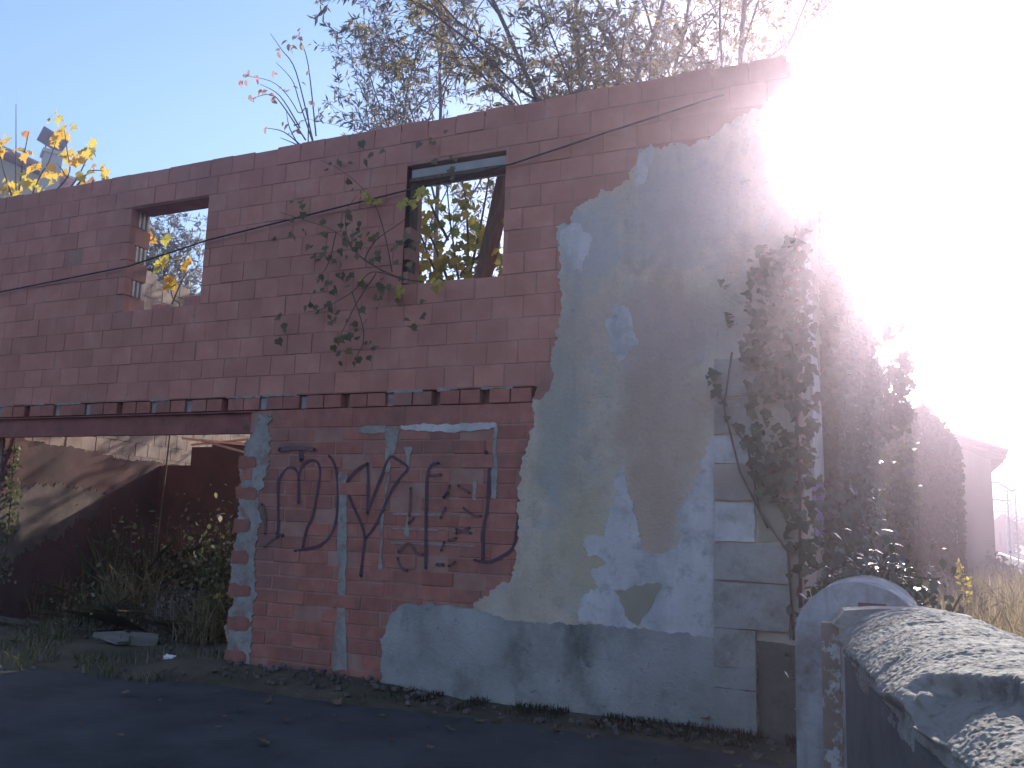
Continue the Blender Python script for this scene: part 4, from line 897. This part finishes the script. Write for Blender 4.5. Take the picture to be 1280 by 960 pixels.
c0, c1 = ath(54, 190, .5), ath(69, 260, .5)
b = MB(); b.box(c0[0], c1[0], -.95, -.25, c1[2] - 3, c0[2]); b.box(c0[0] - .07, c1[0] + .07, -1.02, -.18, c0[2] - .14, c0[2]); b.build('chimney', 'rendergrey', hs)
b = MB(); cc = (c0 + c1) / 2; zc = c0[2]
b.obox((cc[0] - .05, -.6, zc + .5), .95, .9, .07, Matrix.Rotation(R(22), 3, 'Y') @ Matrix.Rotation(R(-16), 3, 'X'))
for sx in (-.26, .26): b.bar((cc[0] + sx, -.6, zc - .02), (cc[0] + sx, -.6, zc + .5 - sx * .38), .05)
b.build('chimney_cap', 'timber', hs)
# station building
st = empty('station_building', (2.55, 26, 0), 'old reddish building with a tiled eave at the right edge beside the railway', 'building')
b = MB(); xr = at(1242, 640, 26)[0] - 2.55; zt = at(1242, 574, 26)[2]; b.box(-6, xr, 0, 8, -.2, zt); b.build('wall', 'pinkwall', st)
b = MB(); ze = at(1257, 574, 26)[2]; xe = at(1257, 574, 26)[0] - 2.55; zi = at(1212, 560, 26)[2]; xi = at(1212, 560, 26)[0] - 2.55
sl_ = (ze - zi) / (xe - xi); xl = -6; zl = zi + sl_ * (xl - xi)
vs = [(xl, -.5, zl), (xe, -.5, ze), (xe, -.5, ze + .16), (xl, -.5, zl + .16)]
b.add(vs + [(x, 8.5, z) for x, y, z in vs], [(0, 1, 2, 3), (4, 5, 6, 7), (0, 1, 5, 4), (1, 2, 6, 5), (2, 3, 7, 6), (3, 0, 4, 7)])
for i in range(18): 
    y = -.55 + i * .5; b.tube([(xl, y, zl + .2), (xe + .04, y, ze + .2)], .09, 6)
b.build('roof', 'rooftile', st)
b = MB()
for i in range(9): b.box(xr, xe - .06, .1 + i * .9, .18 + i * .9, ze - .14, ze - .0 - .01)
b.build('rafter', 'timber', st)
b = MB(); b.add([(-6, 0.02, zt - .02), (xr, .02, zt - .02), (xi, .02, zi - .1), (-6, .02, zl - .1), (-6, .4, zt - .02), (xr, .4, zt - .02), (xi, .4, zi - .1), (-6, .4, zl - .1)], [(0, 1, 2, 3), (4, 5, 6, 7), (0, 1, 5, 4), (1, 2, 6, 5), (2, 3, 7, 6), (3, 0, 4, 7)]); b.build('gable', 'pinkwall', st)
# low shrub at its corner
P = rg.normal(size=(900, 3)) * np.array([.22, .2, .25]) + np.array([3.45, 25.6, .4]); P[:, 2] = np.abs(P[:, 2])
ivy('shrub', 'dark low shrub at the foot of the station corner by the rails', 'ivy', P, np.tile([[0, -.6, .6]], (900, 1)), .16, 69, [([(3.45, 25.6, 0), (3.45, 25.6, .5)], .03)], None, 'shrub', OVAL, None, 'twig')
# railway
def gp(px, py, z=.1): return np.array(onz(px, py, z))
bal = MB(); p0, p1 = np.array([4.4, 26.0]), np.array([6.6, 106.0])
dirr = (p1 - p0) / np.linalg.norm(p1 - p0); nr = np.array([dirr[1], -dirr[0]])
def rp(t, s, z): q = p0 + dirr * t + nr * s; return (q[0], q[1], z)
ts_ = np.linspace(-20, 140, 60); bal.add([rp(t, s, z) for t in ts_ for s, z in ((-1.8, -.05), (-1.0, .22), (9.0, .22), (9.8, -.05))], [(i * 4 + j, i * 4 + j + 1, (i + 1) * 4 + j + 1, (i + 1) * 4 + j) for i in range(59) for j in range(3)])
o = bal.build('ballast', 'ballast', recalc=False); o['kind'] = 'structure'
for k, (off, lb) in enumerate(((0.9, 'railway track nearest the station building'), (5.2, 'second railway track further from the station building'))):
    tr = empty('railway_track', (p0[0], p0[1], 0), lb, 'railway track', 'railway tracks beside the station')
    for s in (0, 1.45):
        b = MB(); pts = [np.array(rp(t, off + s, .36)) - np.array([p0[0], p0[1], 0]) for t in ts_]
        for a, c in zip(pts[:-1], pts[1:]): b.bar(a, c, .08, .15)
        b.build('rail', 'rail', tr)
    b = MB()
    for t in np.arange(-20, 100, .65):
        c = np.array(rp(t, off + .72, .235)) - np.array([p0[0], p0[1], 0]); b.obox(c, 2.5, .24, .1, Matrix.Rotation(math.atan2(nr[1], nr[0]), 3, 'Z'))
    o = b.build('sleepers', 'sleeper', tr); o['kind'] = 'stuff'
def mast(px, pytop, pybase, Y, lb, arm):
    p = at(px, pybase, Y); z1 = at(px, pytop, Y)[2]; rt = empty('catenary_mast', (p[0], Y, 0), lb, 'mast', 'catenary masts along the railway')
    b = MB()
    for s in (-.16, .16): b.bar((s, 0, 0), (s, 0, z1), .07)
    k = 14
    for i in range(k): b.bar((-.16 if i % 2 else .16, 0, z1 * i / k), (.16 if i % 2 else -.16, 0, z1 * (i + 1) / k), .04)
    b.build('mast', 'galv', rt); b = MB(); b.tube([(.1, 0, z1 - .1), (-arm * .35, 0, z1 + arm * .22), (-arm, 0, z1 + arm * .24)], .06, 5); b.tube([(0, 0, z1 - .5), (-arm, 0, z1 - .45)], .05, 5)
    b.tube([(-arm * .9, 0, z1 - .45), (-arm * .9, 0, z1 + arm * .24)], .03, 4); b.build('bracket', 'galv', rt)
    return rt, (p[0], Y, z1)
m1 = mast(1267, 612, 672, 40, 'nearer lattice catenary mast with a bracket right of the station', 1.5)
m2 = mast(1262, 630, 672, 60, 'farther catenary mast showing behind the nearer one', 1.5)
b = MB()
for off, z in ((-1.3, m1[1][2] + .25), (-1.3, m1[1][2] - .5)):
    b.tube([(m1[1][0] + off + 1.5, 24, z + .3), (m1[1][0] + off, 40, z), (m2[1][0] + off, 60, z), (m2[1][0] + off + 1, 105, z)], .025, 4)
o = b.build('overhead_wire', 'cable'); tag(o, 'overhead railway wires running past the catenary masts', 'wire')
def gable(px0, px1, pye, pyr, Y, name, lb, cat):
    a, c = at(px0, pye, Y), at(px1, pye, Y); zr = at((px0 + px1) / 2, pyr, Y)[2]; rt = empty(name, ((a[0] + c[0]) / 2, Y, 0), lb, cat); hw = (c[0] - a[0]) / 2; ze = (a[2] + c[2]) / 2
    b = MB(); pr = [(-hw, -.2), (hw, -.2), (hw, ze), (0, zr), (-hw, ze)]; b.add([(x, y, z) for y in (0, 9) for x, z in pr], [tuple(range(5)), tuple(range(5, 10))] + [(i, (i + 1) % 5, 5 + (i + 1) % 5, 5 + i) for i in range(5)]); b.build('wall', 'pinkwall', rt)
    b = MB()
    for s in (-1, 1):
        vs = [(0, 0, zr + .02), (s * (hw + .5), 0, ze - .5 * (zr - ze) / hw + .02)]; b.add([(x, y, z + dz) for y in (-.5, 9.5) for x, _, z in vs for dz in (0.02, .2)], [(0, 2, 3, 1), (4, 5, 7, 6), (0, 1, 5, 4), (2, 6, 7, 3), (1, 3, 7, 5), (0, 4, 6, 2)])
    b.build('roof', 'rooftile', rt)
    b = MB()
    for s in (-.45, .25): b.box(s * hw, s * hw + .2 * hw, -.03, .05, ze * .35, ze * .75)
    b.build('window', 'timber', rt); return rt
gable(1241, 1267, 655, 645, 72, 'far_house', 'small gabled house far down the railway', 'house')
# far tree line
def blob_tree(x, y, h, wd_, seed, lb):
    rg2 = np.random.default_rng(seed); rt = empty('far_tree', (x, y, 0), lb, 'tree', 'trees far down the railway'); b = MB(); b.tube([(0, 0, -.1), (0, 0, h * .6)], [.2, .08], 6); b.build('trunk', 'bark', rt)
    n = 1100; c = rg2.normal(size=(12, 3)) * np.array([wd_ * .4, wd_ * .3, h * .17]) + np.array([0, 0, h * .6]); P = c[rg2.integers(0, 12, n)] + rg2.normal(size=(n, 3)) * np.array([wd_ * .17, wd_ * .17, h * .09]); P[:, 2] = np.maximum(P[:, 2], .3)
    leaves('crown', 'ivy', rt, P, rg2.normal(size=(n, 3)), .5 * rg2.uniform(.6, 1.3, n), OVAL, seed=seed)
blob_tree(9.4, 76, 3.8, 2.6, 81, 'dark bushy tree right of the small far house'); blob_tree(11.4, 66, 3.4, 2.6, 82, 'low bush at the extreme right beyond the rails')

# ------------------------------------------------------------------ haze
hm = bpy.data.materials.new('haze'); hm.use_nodes = True; t = hm.node_tree; t.nodes.remove(t.nodes['Principled BSDF'])
pv = t.nodes.new('ShaderNodeVolumePrincipled'); pv.inputs['Color'].default_value = (.97, .80, 1.0, 1); pv.inputs['Density'].default_value = HAZE; pv.inputs['Anisotropy'].default_value = HAZE_G
t.links.new(pv.outputs[0], t.nodes['Material Output'].inputs['Volume'])
M['hazem'] = hm
b = MB(); b.box(-905, 905, -305, 905, -3.5, 17.5); o = b.build('haze', 'hazem'); tag(o, None, None, None, 'stuff')
